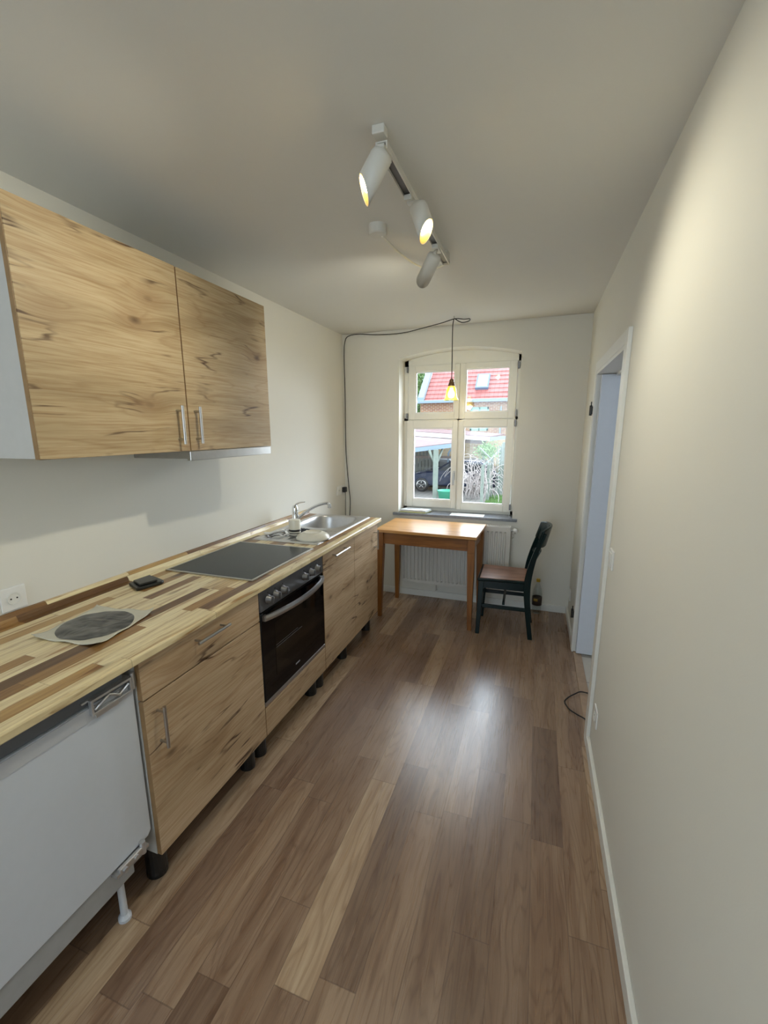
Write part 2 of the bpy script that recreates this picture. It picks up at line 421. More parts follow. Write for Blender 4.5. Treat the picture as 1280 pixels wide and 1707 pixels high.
# back wall with arched window opening
WX0, WX1, WZ0, WS, SAG = -1.117, -0.150, 0.745, 2.050, 0.062
def arch_z(x):
    c = (WX0 + WX1) / 2; h = (WX1 - WX0) / 2; R = (h * h + SAG * SAG) / (2 * SAG)
    return WS + SAG - R + math.sqrt(max(R * R - (x - c) ** 2, 0))
b = BM()
box(b, XL, WX0, D, D + BD, -0.1, H + 0.15); box(b, WX1, XR + WT, D, D + BD, -0.1, H + 0.15); box(b, WX0, WX1, D, D + BD, -0.1, WZ0)
NS = 24
top = [(WX0 + (WX1 - WX0) * i / NS) for i in range(NS + 1)]
pts = [(x, D, arch_z(x)) for x in top] + [(WX1, D, H + 0.15), (WX0, D, H + 0.15)]
poly_prism(b, pts, (0, BD, 0))
struct('wall_back', b, M['wall'])
# unseen wall behind the viewer; its opening is added to admit sky light
b = BM()
box(b, XL, XR + WT, YB - .1, YB, -0.1, 0.7); box(b, XL, XR + WT, YB - .1, YB, 2.1, H + .1)
box(b, XL, -1.4, YB - .1, YB, .7, 2.1); box(b, -.1, XR + WT, YB - .1, YB, .7, 2.1)
struct('wall_front', b, M['wall'])
# hallway beyond the doorway
struct('floor_hallway', box(BM(), XR + 0.03, HX1, 1.0, 4.0, -0.1, -0.004), grid_mat('hall_tiles', srgb(206, 200, 190), srgb(120, 112, 104), 0.33, 0.33, 0.014))
b = BM(); box(b, HX1, HX1 + .1, 1.0, 4.0, -0.1, H + .1); box(b, XR + WT, HX1 + .1, 4.0, 4.06, -0.1, H + .1); box(b, XR + WT, HX1, 1.0, 1.1, -0.1, H + .1)
struct('wall_hallway', b, M['wall'])
struct('ceiling_hallway', box(BM(), XR + WT, HX1, 1.0, 4.0, H, H + .1), M['ceiling'])
# skirting
def skirt(bm, x0, x1, y0, y1, h=0.058):
    return box(bm, x0, x1, y0, y1, 0, h, 0.003)
struct('baseboard_back', skirt(BM(), XL, XR - 0.015, D - 0.015, D), M['trim'])
b = BM(); skirt(b, XR - 0.015, XR, YB, DY0 - 0.068); skirt(b, XR - 0.015, XR, DY1 + 0.066, D)
struct('baseboard_right', b, M['trim'])
struct('baseboard_left', skirt(BM(), XL, XL + 0.015, 2.97, D - 0.015), M['trim'])
# wooden threshold strip
struct('trim_1', box(BM(), XR - 0.004, XR + 0.045, DY0 + .002, DY1 - .002, -0.003, 0.006, 0.002), simple('threshold_strip', srgb(168, 142, 118), 0.4, noise=0.1))
# door frame
door = bpy.data.objects.new('door_1', None); COL.objects.link(door); door.location = (XR, 2.6, 0); door['kind'] = 'structure'; door['base'] = [XR, 2.6, 0.0]
XC = XR - 0.016
b = BM()
box(b, XC, XR, DY0 - 0.066, DY0, 0, DZ + 0.055, 0.002); box(b, XC, XR, DY1, DY1 + 0.064, 0, DZ + 0.055, 0.002); box(b, XC, XR, DY0, DY1, DZ, DZ + 0.055, 0.002)
obj('casing', b, M['trim'], door)
b = BM()
box(b, XC + .002, XR + WT + .012, DY0, DY0 + 0.018, 0, DZ); box(b, XC + .002, XR + WT + .012, DY1 - 0.018, DY1, 0, DZ); box(b, XC + .002, XR + WT + .012, DY0 + .018, DY1 - .018, DZ - 0.018, DZ)
box(b, XR + 0.085, XR + WT, DY0 + .018, DY1 - .06, DZ - 0.034, DZ - .018)
obj('lining', b, M['trim'], door)
for z in (1.58, 0.254):
    b = BM(); cyl(b, (XC - 0.009, DY1 + 0.034, z - 0.03), (XC - 0.009, DY1 + 0.034, z + 0.03), 0.008, 12)
    cyl(b, (XC - 0.008, DY1 + 0.034, z + 0.03), (XC - 0.008, DY1 + 0.034, z + 0.052), 0.0035, 8)
    box(b, XC - 0.010, XC + .001, DY1 + 0.01, DY1 + 0.034, z - 0.022, z + 0.022)
    obj('hinge', b, simple('dark_hinge_metal', (.05, .05, .05), .4, .6), door)
# white door leaf standing open in the hallway
dl = thing('door_leaf', 'plain white door leaf standing open in the hallway beyond the doorway', 'door', (XR + WT + .02, DY1 - .05, 0))
obj('panel', box(BM(), XR + 0.010, XR + 0.010 + 0.83, DY1 - 0.057, DY1 - 0.019, 0.012, DZ - 0.022, 0.003), simple('door_white', srgb(206, 212, 222), 0.45, noise=0.01), dl)
b = BM(); box(b, XR + .825, XR + .85, DY1 - .062, DY1 - .057, .88, 1.08, .002); cyl(b, (XR + .838, DY1 - .062, 1.0), (XR + .838, DY1 - .105, 1.0), .008, 12); tube(b, smooth_path([(XR + .838, DY1 - .105, 1.0), (XR + .78, DY1 - .108, 1.0), (XR + .72, DY1 - .105, 1.0)]), .008, 8)
obj('handle', b, M['steel'], dl)

# ================================================================== WINDOW
win = bpy.data.objects.new('window_1', None); COL.objects.link(win); win.location = ((WX0 + WX1) / 2, D + 0.16, WZ0); win['kind'] = 'structure'; win['base'] = [(WX0 + WX1) / 2, D + 0.16, WZ0]
FY0, FY1 = D + 0.155, D + 0.225
ZT = 2.010
b = BM()
box(b, WX0, -1.080, FY0 + .012, FY1, WZ0 + .012, 2.06); box(b, -0.178, WX1, FY0 + .012, FY1, WZ0 + .012, 2.06)
box(b, WX0, WX1, FY0 + .012, FY1, WZ0 + .012, 0.79)
pts = [(x, FY0 + .012, arch_z(x) + .01) for x in top] + [(WX1, FY0 + .012, ZT - .006), (WX0, FY0 + .012, ZT - .006)]
poly_prism(b, pts, (0, FY1 - FY0 - .012, 0))
box(b, WX0, WX1, FY0 + .012, FY1, 1.548, 1.575); box(b, -.655, -.61, FY0 + .012, FY1, .79, ZT)
obj('frame', b, M['upvc'], win, bevel=0.002)
def sash(x0, x1, z0, z1, gx0, gx1, gz0, gz1, y0):
    b = BM()
    y1 = y0 + 0.055
    for a in ((x0, gx0, z0, z1), (gx1, x1, z0, z1), (gx0, gx1, z0, gz0), (gx0, gx1, gz1, z1)):
        box(b, a[0], a[1], y0, y1, a[2], a[3])
    o = obj('sash', b, M['upvc'], win, bevel=0.003)
    b = BM(); g = 0.010
    for a in ((gx0 - .001, gx0 + g, gz0, gz1), (gx1 - g, gx1 + .001, gz0, gz1), (gx0 + g, gx1 - g, gz0 - .001, gz0 + g), (gx0 + g, gx1 - g, gz1 - g, gz1 + .001)):
        box(b, a[0], a[1], y0 + .008, y0 + .03, a[2], a[3])
    obj('glazing_bead', b, M['white'], o)
    obj('pane', box(BM(), gx0, gx1, y0 + .032, y0 + .036, gz0, gz1), M['glass'], o)
    return o
sash(-1.078, -.636, 1.560, ZT, -1.018, -.676, 1.613, 1.960, FY0)
sash(-.632, -.180, 1.560, ZT, -.588, -.236, 1.613, 1.966, FY0)
sash(-1.086, -.640, .790, 1.552, -1.030, -.680, .856, 1.488, FY0 - .010)
sash(-.630, -.182, .780, 1.552, -.590, -.236, .838, 1.494, FY0 - .006)
obj('sash_gap_shade', box(BM(), -.6385, -.6315, FY0 + .02, FY0 + .04, .80, ZT - .01), M['black'], win, 'black strip as painted shade in the gap between the sashes')  # black strip stands in for the shade in the sash gap
for (x, z0, z1) in ((-1.086, 1.955, 2.003), (-1.088, 1.566, 1.615), (-.172, 1.945, 1.995), (-.174, 1.575, 1.630), (-.174, 1.495, 1.545), (-.180, .80, .85)):
    obj('hinge_cover', box(BM(), x - .007, x + .007, FY0 - .016, FY0 + .012, z0, z1, .003), M['steel_dark'], win)
b = BM(); box(b, -.668, -.650, FY0 - .016, FY0 - .010, 1.045, 1.12, .002); cyl(b, (-.659, FY0 - .014, 1.1), (-.659, FY0 - .045, 1.1), .007, 12); box(b, -.668, -.650, FY0 - .054, FY0 - .042, 1.0, 1.108, .005)
obj('window_handle', b, M['steel'], win)
struct('trim_2', box(BM(), -1.162, -.111, D - .028, FY0 + .02, .735, .757, .003), M['sill'])

# ================================================================== KITCHEN BASE
def bar_handle(parent, p0, p1, out, r=0.0055, name='handle'):
    """straight bar handle with two stand-offs; out = vector towards the room"""
    p0 = Vector(p0); p1 = Vector(p1); out = Vector(out); d = (p1 - p0).normalized()
    b = BM(); cyl(b, p0 + out, p1 + out, r, 14)
    for p in (p0 + d * .018, p1 - d * .018): cyl(b, p, p + out, r * .75, 10)
    return obj(name, b, M['steel'], parent)
def leg_foot(parent, x, y, h=.14):
    b = BM(); lathe(b, [(0, 0), (.034, 0), (.035, .014), (.034, .024), (.034, .09), (.036, .108), (.036, h), (0, h)], (x, y, 0), n=18, smooth=False)
    obj('leg', b, M['black'], parent)
def carcass(parent, y0, y1, z0=.14, z1=.8205, xb=None, xf=None, mat=None, open_top=True):
    xb = XL + .012 if xb is None else xb; xf = XF - .0185 if xf is None else xf
    b = BM(); t = .016
    box(b, xb, xf, y0, y0 + t, z0, z1); box(b, xb, xf, y1 - t, y1, z0, z1); box(b, xb, xf, y0 + t, y1 - t, z0, z0 + t); box(b, xb, xb + .008, y0 + t, y1 - t, z0 + t, z1)
    box(b, xf - .08, xf, y0 + t, y1 - t, z1 - t, z1)
    obj('carcass', b, mat or M['carcass'], parent)
def front(name, parent, y0, y1, z0, z1, mat):
    o = obj(name, box(BM(), XF - .018, XF, y0, y1, z0, z1, .0015), mat, parent)
    obj('edge_band', box(BM(), XF - .0178, XF - .0012, y0 - .0008, y0 + .0005, z0 + .001, z1 - .001), M['edge'], o)
    return o
Y0, Y1, Y2, Y3, Y4 = .8625, 1.465, 2.0635, 2.5095, 2.9523
# 1 drawer + door cabinet
t = thing('base_cabinet', 'knotty oak base cabinet with one drawer over one door, between white fridge and oven', 'cabinet', (-1.33, (Y0 + Y1) / 2, 0), group='knotty oak base cabinets')
carcass(t, Y0, Y1 - .001)
d_ = front('drawer', t, Y0 + .002, Y1 - .002, .6905, .817, M['oak_cool_lit']); bar_handle(d_, (XF, 1.076, .779), (XF, 1.241, .779), (.03, 0, 0))
d_ = front('door', t, Y0 + .002, Y1 - .002, .1403, .6855, M['oak_cool_lit']); bar_handle(d_, (XF, .910, .510), (XF, .910, .652), (.03, 0, 0))
for x in (-1.125, -1.56):
    for y in (Y0 + .045, Y1 - .045): leg_foot(t, x, y)
# 2 oven housing + oven
t = thing('oven_cabinet', 'knotty oak oven housing with a plain low front strip under the oven', 'cabinet', (-1.33, (Y1 + Y2) / 2, 0), group='knotty oak base cabinets')
carcass(t, Y1 + .001, Y2 - .001)
front('front_panel', t, Y1 + .002, Y2 - .002, .1403, .277, M['oak_cool_lit'])
for x in (-1.125, -1.56):
    for y in (Y1 + .045, Y2 - .045): leg_foot(t, x, y)
ov = thing('oven', 'built-in oven with black glass door, curved steel handle and six knobs', 'oven', (-1.3, (Y1 + Y2) / 2, .28))
y0, y1 = Y1 + .004, Y2 - .004
obj('body', box(BM(), -1.58, XF - .02, y0 + .02, y1 - .02, .285, .815), M['greyplastic'], ov)
cp = obj('control_panel', box(BM(), XF - .02, XF + .001, y0, y1, .722, .8185, .003), M['steel_dark'], ov)
for y, z in ((1.531, .764), (1.588, .764), (1.652, .764), (1.850, .764), (1.920, .764), (1.985, .764)):
    b = BM(); lathe(b, [(0, 0), (.021, 0), (.021, .004), (.0165, .006), (.0155, .024), (.013, .026), (0, .026)], (XF, y, z), (1, 0, 0), 24)
    k = obj('knob', b, M['steel_dark'], cp)
    box_b = BM(); box(box_b, XF + .024, XF + .030, y - .0025, y + .0025, z - .015, z + .015, .001)
    obj('knob_grip', box_b, M['steel_dark'], cp)
for y in (1.531, 1.588, 1.652, 1.850, 1.920, 1.985):
    obj('symbol', box(BM(), XF + .0008, XF + .0016, y - .004, y + .004, .792, .796), M['black'], cp)
dr = obj('door', box(BM(), XF - .022, XF + .001, y0, y1, .302, .7185, .003), M['blackglass'], ov)
obj('door_window', box(BM(), XF + .0008, XF + .0016, y0 + .10, y1 - .10, .385, .640), M['ovenwin'], dr)
b = BM()
for z in (.515,): box(b, XF + .0015, XF + .0021, y0 + .105, y0 + .34, z, z + .0025); box(b, XF + .0015, XF + .0021, y0 + .105, y0 + .30, z + .012, z + .0135)
obj('rack_line', b, M['greystrip'], dr)
obj('brand_mark', box(BM(), XF + .0015, XF + .0021, 1.735, 1.775, .345, .352), M['greyplastic'], dr)
b = BM(); n = 22; R = []
for i in range(n + 1):
    s = i / n; y = y0 + .018 + (y1 - y0 - .036) * s; bow = .012 + .040 * math.sin(PI * s) ** .8; zc = .694
    R.append([b.verts.new((XF + bow - .006, y, zc - .0125)), b.verts.new((XF + bow + .004, y, zc - .0125)), b.verts.new((XF + bow + .006, y, zc)), b.verts.new((XF + bow + .004, y, zc + .0125)), b.verts.new((XF + bow - .006, y, zc + .0125))])
for A, B in zip(R, R[1:]):
    for k in range(5): b.faces.new((A[k], A[(k + 1) % 5], B[(k + 1) % 5], B[k]))
b.faces.new(R[0]); b.faces.new(R[-1][::-1])
for y in (y0 + .022, y1 - .022): box(b, XF - .001, XF + .014, y - .010, y + .010, .682, .706)
obj('handle', b, simple('oven_handle_steel', (.62, .62, .63), .32, 1.0), dr, smooth=False)
obj('bottom_strip', box(BM(), XF - .02, XF + .001, y0, y1, .281, .300, .002), M['steel'], ov)
# 3 + 4 sink units
t = thing('base_cabinet', 'narrow knotty oak base cabinet right of the oven with horizontal bar handle', 'cabinet', (-1.33, (Y2 + Y3) / 2, 0), group='knotty oak base cabinets')
carcass(t, Y2 + .001, Y3 - .001)
d_ = front('door', t, Y2 + .002, Y3 - .001, .1403, .817, M['oak_cool_lit']); bar_handle(d_, (XF, 2.17, .784), (XF, 2.367, .784), (.03, 0, 0))
for x in (-1.125, -1.56): leg_foot(t, x, Y2 + .045); leg_foot(t, x, Y3 - .05)
t = thing('base_cabinet', 'narrow knotty oak end cabinet beside the pine table with upright bar handle', 'cabinet', (-1.33, (Y3 + Y4) / 2, 0), group='knotty oak base cabinets')
carcass(t, Y3 + .001, Y4 - .001)
d_ = front('door', t, Y3 + .001, Y4 - .002, .1403, .817, M['oak_cool_lit']); bar_handle(d_, (XF, 2.878, .640), (XF, 2.878, .780), (.03, 0, 0))
for x in (-1.125, -1.56): leg_foot(t, x, Y4 - .05)

hinge_steel = simple('hinge_steel', (.62, .62, .63), .42, .85)
# fridge without its furniture front
t = thing('undercounter_fridge', 'white built-in fridge without front panel under the near end of the worktop', 'fridge', (-1.35, .56, 0))
fy0, fy1 = .262, .858
obj('body', box(BM(), XL + .03, -1.100, fy0, fy1 - .012, .145, .812), M['fridgeframe'], t)
b = BM()
pts = [(-1.100, fy0, .232), (-1.100, fy1 - .018, .232), (-1.100, fy1 - .004, .246), (-1.100, fy1 - .004, .760), (-1.100, fy0, .760)]
poly_prism(b, pts, (.036, 0, 0))
dr = obj('door', b, M['fridge'], t, bevel=.002)
obj('upper_band', box(BM(), -1.0645, -1.0615, fy0, fy1 - .006, .722, .759), simple('white_appliance_band', srgb(196, 199, 206), .45, noise=.01), dr)
obj('top_strip', box(BM(), -1.12, -1.070, fy0, fy1 - .03, .764, .806), M['greystrip'], t)
b = BM(); box(b, -1.11, -1.072, fy0, .788, .150, .226, .004)
obj('base_trim', b, M['fridgeframe'], t)
b = BM(); hx_ = -1.0615
for a in ((.716, .842, .776, .783), (.716, .842, .738, .745), (.716, .723, .745, .776), (.835, .842, .745, .776)): box(b, hx_, hx_ + .012, *a, .001)
box(b, -1.10, hx_, .70, .845, .778, .783); tube(b, [(hx_ + .008, .726, .750), (hx_ + .010, .770, .772), (hx_ + .010, .800, .752), (hx_ + .008, .832, .768)], .0045, 6)
cyl(b, (hx_ + .004, .850, .740), (hx_ + .004, .850, .790), .006, 10); box(b, hx_, hx_ + .004, .730, .800, .722, .738, .001)
obj('hinge', b, hinge_steel, t)
b = BM(); box(b, -1.095, -1.050, .715, .828, .212, .222); box(b, -1.062, -1.048, .725, .815, .215, .232, .003); cyl(b, (-1.055, .81, .205), (-1.055, .81, .245), .009, 12); cyl(b, (-1.052, .74, .222), (-1.040, .74, .222), .008, 10); cyl(b, (-1.052, .78, .224), (-1.042, .78, .224), .007, 10)
obj('hinge', b, hinge_steel, t)
for x, y in ((-1.10, .755), (-1.5, .755), (-1.10, .31), (-1.5, .31)):
    b = BM(); lathe(b, [(0, 0), (.019, 0), (.019, .01), (.011, .02), (.010, .15), (0, .15)], (x, y, 0), n=16, smooth=False); obj('leg', b, M['fridge'], t)
# end panel carrying the near worktop end
tag(obj('end_panel', box(BM(), XL + .01, XW - .03, .222, .240, 0, .8205), M['oak_cool_lit']), 'knotty oak end panel under the near end of the worktop', 'panel')

# worktop: slabs round the sink cut-out, rounded front edge
SX0, SX1, SY0, SY1 = -1.536, -1.104, 2.128, 2.976       # sink plate
BX0, BX1, BY0, BY1 = -1.500, -1.150, 2.50, 2.935        # bowl cut-out
wt = thing('worktop', 'long striped acacia wood worktop along the left wall', 'worktop', (-1.33, 1.6, .82))
WY0, WY1 = .215, 2.985
b = BM()
prof = [(XW, ZW - .006), (XW - .0018, ZW - .0018), (XW - .006, ZW), (XW - .06, ZW), (XW - .06, .821), (XW - .004, .821), (XW, .825)]
poly_prism(b, [(x, WY0, z) for x, z in prof], (0, WY1 - WY0, 0))
box(b, XL + .001, XW - .06, WY0, BY0, .821, ZW); box(b, XL + .001, XW - .06, BY1, WY1, .821, ZW)
box(b, XL + .001, BX0, BY0, BY1, .821, ZW); box(b, BX1, XW - .06, BY0, BY1, .821, ZW)
obj('slab', b, M['worktop'], wt)
b = BM(); poly_prism(b, [(XL + .001, WY0, ZW), (XL + .028, WY0, ZW), (XL + .024, WY0, ZW + .012), (XL + .010, WY0, ZW + .030), (XL + .001, WY0, ZW + .032)], (0, WY1 - .01 - WY0, 0))
obj('upstand', b, M['worktop'], wt)

# hob
hb = thing('cooktop', 'dark grey ceramic cooktop with steel rim set into the worktop', 'cooktop', (-1.325, 1.775, ZW))
b = BM(); hx0, hx1, hy0, hy1 = -1.562, -1.090, 1.495, 2.052
for a in ((hx0, hx1, hy0, hy0 + .011), (hx0, hx1, hy1 - .011, hy1), (hx0, hx0 + .011, hy0 + .011, hy1 - .011), (hx1 - .011, hx1, hy0 + .011, hy1 - .011)): box(b, *a, ZW, ZW + .006, .0015)
obj('rim', b, M['steel'], hb)
obj('glass_plate', box(BM(), hx0 + .010, hx1 - .010, hy0 + .010, hy1 - .010, ZW, ZW + .0055), M['hob'], hb)

# sink
sk = thing('sink', 'stainless steel kitchen sink with drainer at the far end of the worktop', 'sink', ((SX0 + SX1) / 2, (SY0 + SY1) / 2, ZW))
def sink_h(x, y):
    cx, cy = (BX0 + BX1) / 2, (BY0 + BY1) / 2; hx, hy = (BX1 - BX0) / 2 - .006, (BY1 - BY0) / 2 - .006
    s = (abs((x - cx) / hx) ** 3.2 + abs((y - cy) / hy) ** 3.2) ** (1 / 3.2)
    z = .004
    if s < 1.0:
        tt = min((1 - s) / .20, 1); z = .004 - .145 * (tt * tt * (3 - 2 * tt)) ** .6
    e = min(x - SX0, SX1 - x, y - SY0, SY1 - y)
    if e < .010: z = .001 + .0035 * math.sin(PI * min(e / .010, 1) * .65)
    elif y < 2.46 and y > SY0 + .03 and x > -1.49 and x < SX1 - .03:
        z = .002 + .0016 * math.cos((x + 1.49) / .030 * 2 * PI) - .0035 * (min(1, (x + 1.49) / .02, (SX1 - .03 - x) / .02))
    return ZW + max(z, -.15) + (.0035 if (e >= .010 and s >= 1 and not (y < 2.46 and y > SY0 + .03 and x > -1.49 and x < SX1 - .03)) else .0035 if e >= .01 else 0)
b = BM(); nx, ny = 120, 190
xs = [SX0 + (SX1 - SX0) * i / nx for i in range(nx + 1)]; ys = [SY0 + (SY1 - SY0) * j / ny for j in range(ny + 1)]
V = [[b.verts.new((x, y, sink_h(x, y))) for y in ys] for x in xs]
for i in range(nx):
    for j in range(ny):
        f = b.faces.new((V[i][j], V[i + 1][j], V[i + 1][j + 1], V[i][j + 1])); f.smooth = True
obj('basin', b, M['sink'], sk)
b = BM(); lathe(b, [(0, .002), (.012, .003), (.032, .001), (.035, .003), (.037, 0)], (-1.32, 2.72, ZW - .1370), n=24); obj('drain', b, M['chrome'], sk)

# mixer tap
tp = thing('mixer_tap', 'chrome lever mixer tap with long arched spout on the sink', 'tap', (-1.512, 2.60, ZW + .0075))
bx, by, bz = -1.512, 2.600, ZW + .0075
b = BM(); lathe(b, [(0, 0), (.027, 0), (.027, .006), (.022, .012), (.0205, .070), (.0215, .078), (.0195, .105), (.014, .122), (0, .126)], (bx, by, bz), n=28); obj('body', b, M['chrome'], tp)
b = BM(); tube(b, smooth_path([(bx + .012, by + .003, bz + .028), (bx + .07, by + .012, bz + .075), (bx + .14, by + .02, bz + .118), (bx + .200, by + .028, bz + .140), (bx + .232, by + .032, bz + .142), (bx + .240, by + .033, bz + .132)], 7), [.0105] * 8 + [.010] * 15 + [.0095] * 13, 14)
lathe(b, [(0, 0), (.0135, 0), (.0135, .028), (0, .028)], (bx + .241, by + .033, bz + .112), n=18, smooth=False); obj('spout', b, M['chrome'], tp)
b = BM(); P_ = smooth_path([(bx - .002, by, bz + .108), (bx + .010, by - .004, bz + .128), (bx + .045, by - .012, bz + .146), (bx + .088, by - .022, bz + .152)], 6)
R = []
for i, p in enumerate(P_):
    s = i / (len(P_) - 1); w_ = .017 - .009 * s; h_ = .011 - .0075 * s
    R.append([b.verts.new(p + Vector((0, w_ * math.cos(a), h_ * math.sin(a)))) for a in [2 * PI * k / 12 for k in range(12)]])
for A, B in zip(R, R[1:]):
    for k in range(12):
        f = b.faces.new((A[k], A[(k + 1) % 12], B[(k + 1) % 12], B[k])); f.smooth = True
b.faces.new(R[0]); b.faces.new(R[-1][::-1]); obj('lever', b, M['chrome'], tp)

# cup
cw = simple('cream_ceramic', srgb(226, 222, 208), .3, noise=.02)
cu = thing('mug', 'tall cream mug with black stripes standing on the drainer', 'mug', (-1.330, 2.276, ZW + .0055))
cz = ZW + .0055
b = BM(); lathe(b, [(0, 0), (.033, 0), (.035, .003), (.035, .094), (.0335, .098), (.030, .099), (0, .099)], (-1.330, 2.276, cz), n=32); obj('body', b, cw, cu)
b = BM()
for z0, z1 in ((.003, .008), (.017, .022), (.030, .042)): lathe(b, [(.0345, z0), (.0358, z0), (.0358, z1), (.0345, z1)], (-1.330, 2.276, cz), n=32)
obj('stripe', b, M['black'], cu)
# plate upside down
pl = thing('bowl', 'cream bowl turned upside down on the drainer beside the mug', 'bowl', (-1.196, 2.250, ZW + .0055))
b = BM(); lathe(b, [(.094, 0), (.098, .002), (.097, .011), (.087, .025), (.066, .035), (.053, .037), (.051, .041), (.048, .037), (0, .036)], (-1.196, 2.250, ZW + .0055), n=48); obj('body', b, cw, pl)
# rim underside as solid ring
b = BM(); lathe(b, [(.094, 0), (.090, .002), (.080, .018), (0, .030)], (-1.196, 2.250, ZW + .0055), n=48); obj('inside', b, cw, pl)
# cloth
b = BM()
N = 16; g = [[b.verts.new((-1.43 + .115 * i / N, 2.37 + .085 * j / N - .02 * (i / N), ZW + .0075 + .010 * abs(math.sin(i * .9 + j * .35)) * (.3 + .7 * math.sin(PI * j / N)))) for j in range(N + 1)] for i in range(N + 1)]
for i in range(N):
    for j in range(N): f = b.faces.new((g[i][j], g[i + 1][j], g[i + 1][j + 1], g[i][j + 1])); f.smooth = True
o = obj('cloth', b, simple('black_cloth', (.010, .012, .018), .9), smooth=True); sm = o.modifiers.new('solid', 'SOLIDIFY'); sm.thickness = .003; sm.offset = 1
tag(o, 'folded black cloth lying on the sink behind the mug', 'cloth')
# cutlery on the drainer
def cutlery(name, label, p, ang, L, head, mat, hm):
    t = thing(name, label, 'cutlery', (p[0], p[1], ZW + .008), ang, 'cutlery on the drainer')
    b = BM(); N = 14; R = []
    for i in range(N + 1):
        s = i / N; w_ = .0065 * (1 - .55 * s) + .002; z = .004 + .004 * math.sin(PI * s)
        R.append([b.verts.new((L * .62 * s, -w_, z)), b.verts.new((L * .62 * s, w_, z)), b.verts.new((L * .62 * s, w_, z + .003)), b.verts.new((L * .62 * s, -w_, z + .003))])
    for A, B in zip(R, R[1:]):
        for k in range(4): b.faces.new((A[k], A[(k + 1) % 4], B[(k + 1) % 4], B[k]))
    b.faces.new(R[0]); b.faces.new(R[-1][::-1]); obj('handle', b, hm, t, local=True)
    b = BM()
    if head == 'spoon':
        N = 10; g = [[None] * (N + 1) for _ in range(N + 1)]
        for i in range(N + 1):
            for j in range(N + 1):
                r = i / N; a = 2 * PI * j / N
                g[i][j] = b.verts.new((L * .81 + L * .19 * r * math.cos(a), .021 * r * math.sin(a), .003 + .007 * r * r))
        for i in range(N):
            for j in range(N): f = b.faces.new((g[i][j], g[i + 1][j], g[i + 1][j + 1], g[i][j + 1])); f.smooth = True
        bmesh.ops.remove_doubles(b, verts=b.verts, dist=1e-5)
        o = obj('bowl', b, mat, t, local=True); sm = o.modifiers.new('solid', 'SOLIDIFY'); sm.thickness = .0012
    elif head == 'fork':
        poly_prism(b, [(L * .60, -.003, .004), (L * .72, -.011, .004), (L * .80, -.011, .004), (L * .80, .011, .004), (L * .72, .011, .004), (L * .60, .003, .004)], (0, 0, .002))
        for k in range(4): box(b, L * .80, L, -.011 + k * .0062, -.008 + k * .0062, .004, .006)
        obj('tines', b, mat, t, local=True)
    else:
        poly_prism(b, [(L * .60, -.007, .003), (L * .95, -.009, .003), (L, -.002, .003), (L * .98, .007, .003), (L * .60, .007, .003)], (0, 0, .0015))
        obj('blade', b, mat, t, local=True)
    return t
cutlery('spoon', 'steel spoon lying at the near corner of the drainer', (-1.375, 2.215, 0), math.radians(170), .155, 'spoon', M['chrome'], M['chrome'])
cutlery('fork', 'steel fork lying on the drainer beside the mug', (-1.38, 2.27, 0), math.radians(130), .165, 'fork', M['chrome'], M['chrome'])
cutlery('knife', 'black handled knife on the wall side of the drainer', (-1.465, 2.205, 0), math.radians(72), .19, 'knife', M['chrome'], M['black'])
cutlery('spoon', 'steel spoon lying close to the wall behind the knife', (-1.492, 2.26, 0), math.radians(66), .16, 'spoon', M['chrome'], M['chrome'])
cutlery('knife', 'short black handled knife pointing at the mug on the drainer', (-1.435, 2.175, 0), math.radians(58), .13, 'knife', M['chrome'], M['black'])

# black box behind the hob's near corner
b = BM(); poly_prism(b, [(-1.548, 1.285, ZW), (-1.460, 1.245, ZW), (-1.430, 1.345, ZW), (-1.440, 1.365, ZW), (-1.535, 1.395, ZW)], (0, 0, .013))
bt = thing('wallet', 'flat black folded wallet lying by the wall beside the cooktop', 'wallet', (-1.49, 1.32, ZW))
obj('body', b, simple('black_leather', (.011, .012, .011), .35, noise=.4), bt, bevel=.004)
b = BM(); poly_prism(b, [(-1.535, 1.297, ZW + .014), (-1.468, 1.268, ZW + .014), (-1.446, 1.338, ZW + .014), (-1.528, 1.378, ZW + .014)], (0, 0, .008))
obj('flap', b, simple('black_leather_flap', (.013, .014, .013), .3, noise=.4), bt, bevel=.003)

# filter disc in its paper sleeve
cf = thing('filter_packet', 'dark grey round filter in a pale square sleeve on the near worktop', 'filter', (-1.315, .955, ZW))
m = NT('wrinkled_foil'); p = m.pos(); n = m.noise(p, 11, 1, .4, 1.2)
m.l(m.ramp(n, [(.35, srgb(62, 62, 62)), (.7, srgb(112, 112, 110))]), m.b.inputs['Base Color']); m.b.inputs['Roughness'].default_value = .32
m.bump(m.noise(p, 13, 1, .4, 1.4), .8, .012)
SQ = [Vector((-1.425, .823, 0)), Vector((-1.455, 1.068, 0)), Vector((-1.232, 1.112, 0)), Vector((-1.180, .850, 0))]
def sq_pt(u, v): return SQ[0] * (1 - u) * (1 - v) + SQ[1] * u * (1 - v) + SQ[2] * u * v + SQ[3] * (1 - u) * v
def lift(x, y, u, v):
    c = ((abs(u - .5) * 2) ** 6) * ((abs(v - .5) * 2) ** 6)
    return ZW + .0015 + .012 * c + .0022 * (1 + math.sin(x * 60 + y * 31) * math.sin(y * 47 - x * 12))
b = BM(); N = 30; g = []
for i in range(N + 1):
    row = []
    for j in range(N + 1):
        u, v = i / N, j / N; p = sq_pt(u, v); row.append(b.verts.new((p.x, p.y, lift(p.x, p.y, u, v))))
    g.append(row)
for i in range(N):
    for j in range(N): f = b.faces.new((g[i][j], g[i + 1][j], g[i + 1][j + 1], g[i][j + 1])); f.smooth = True
o = obj('sleeve', b, simple('pale_paper', srgb(204, 200, 184), .5, noise=.05), cf); sm = o.modifiers.new('solid', 'SOLIDIFY'); sm.thickness = .0012; sm.offset = 0
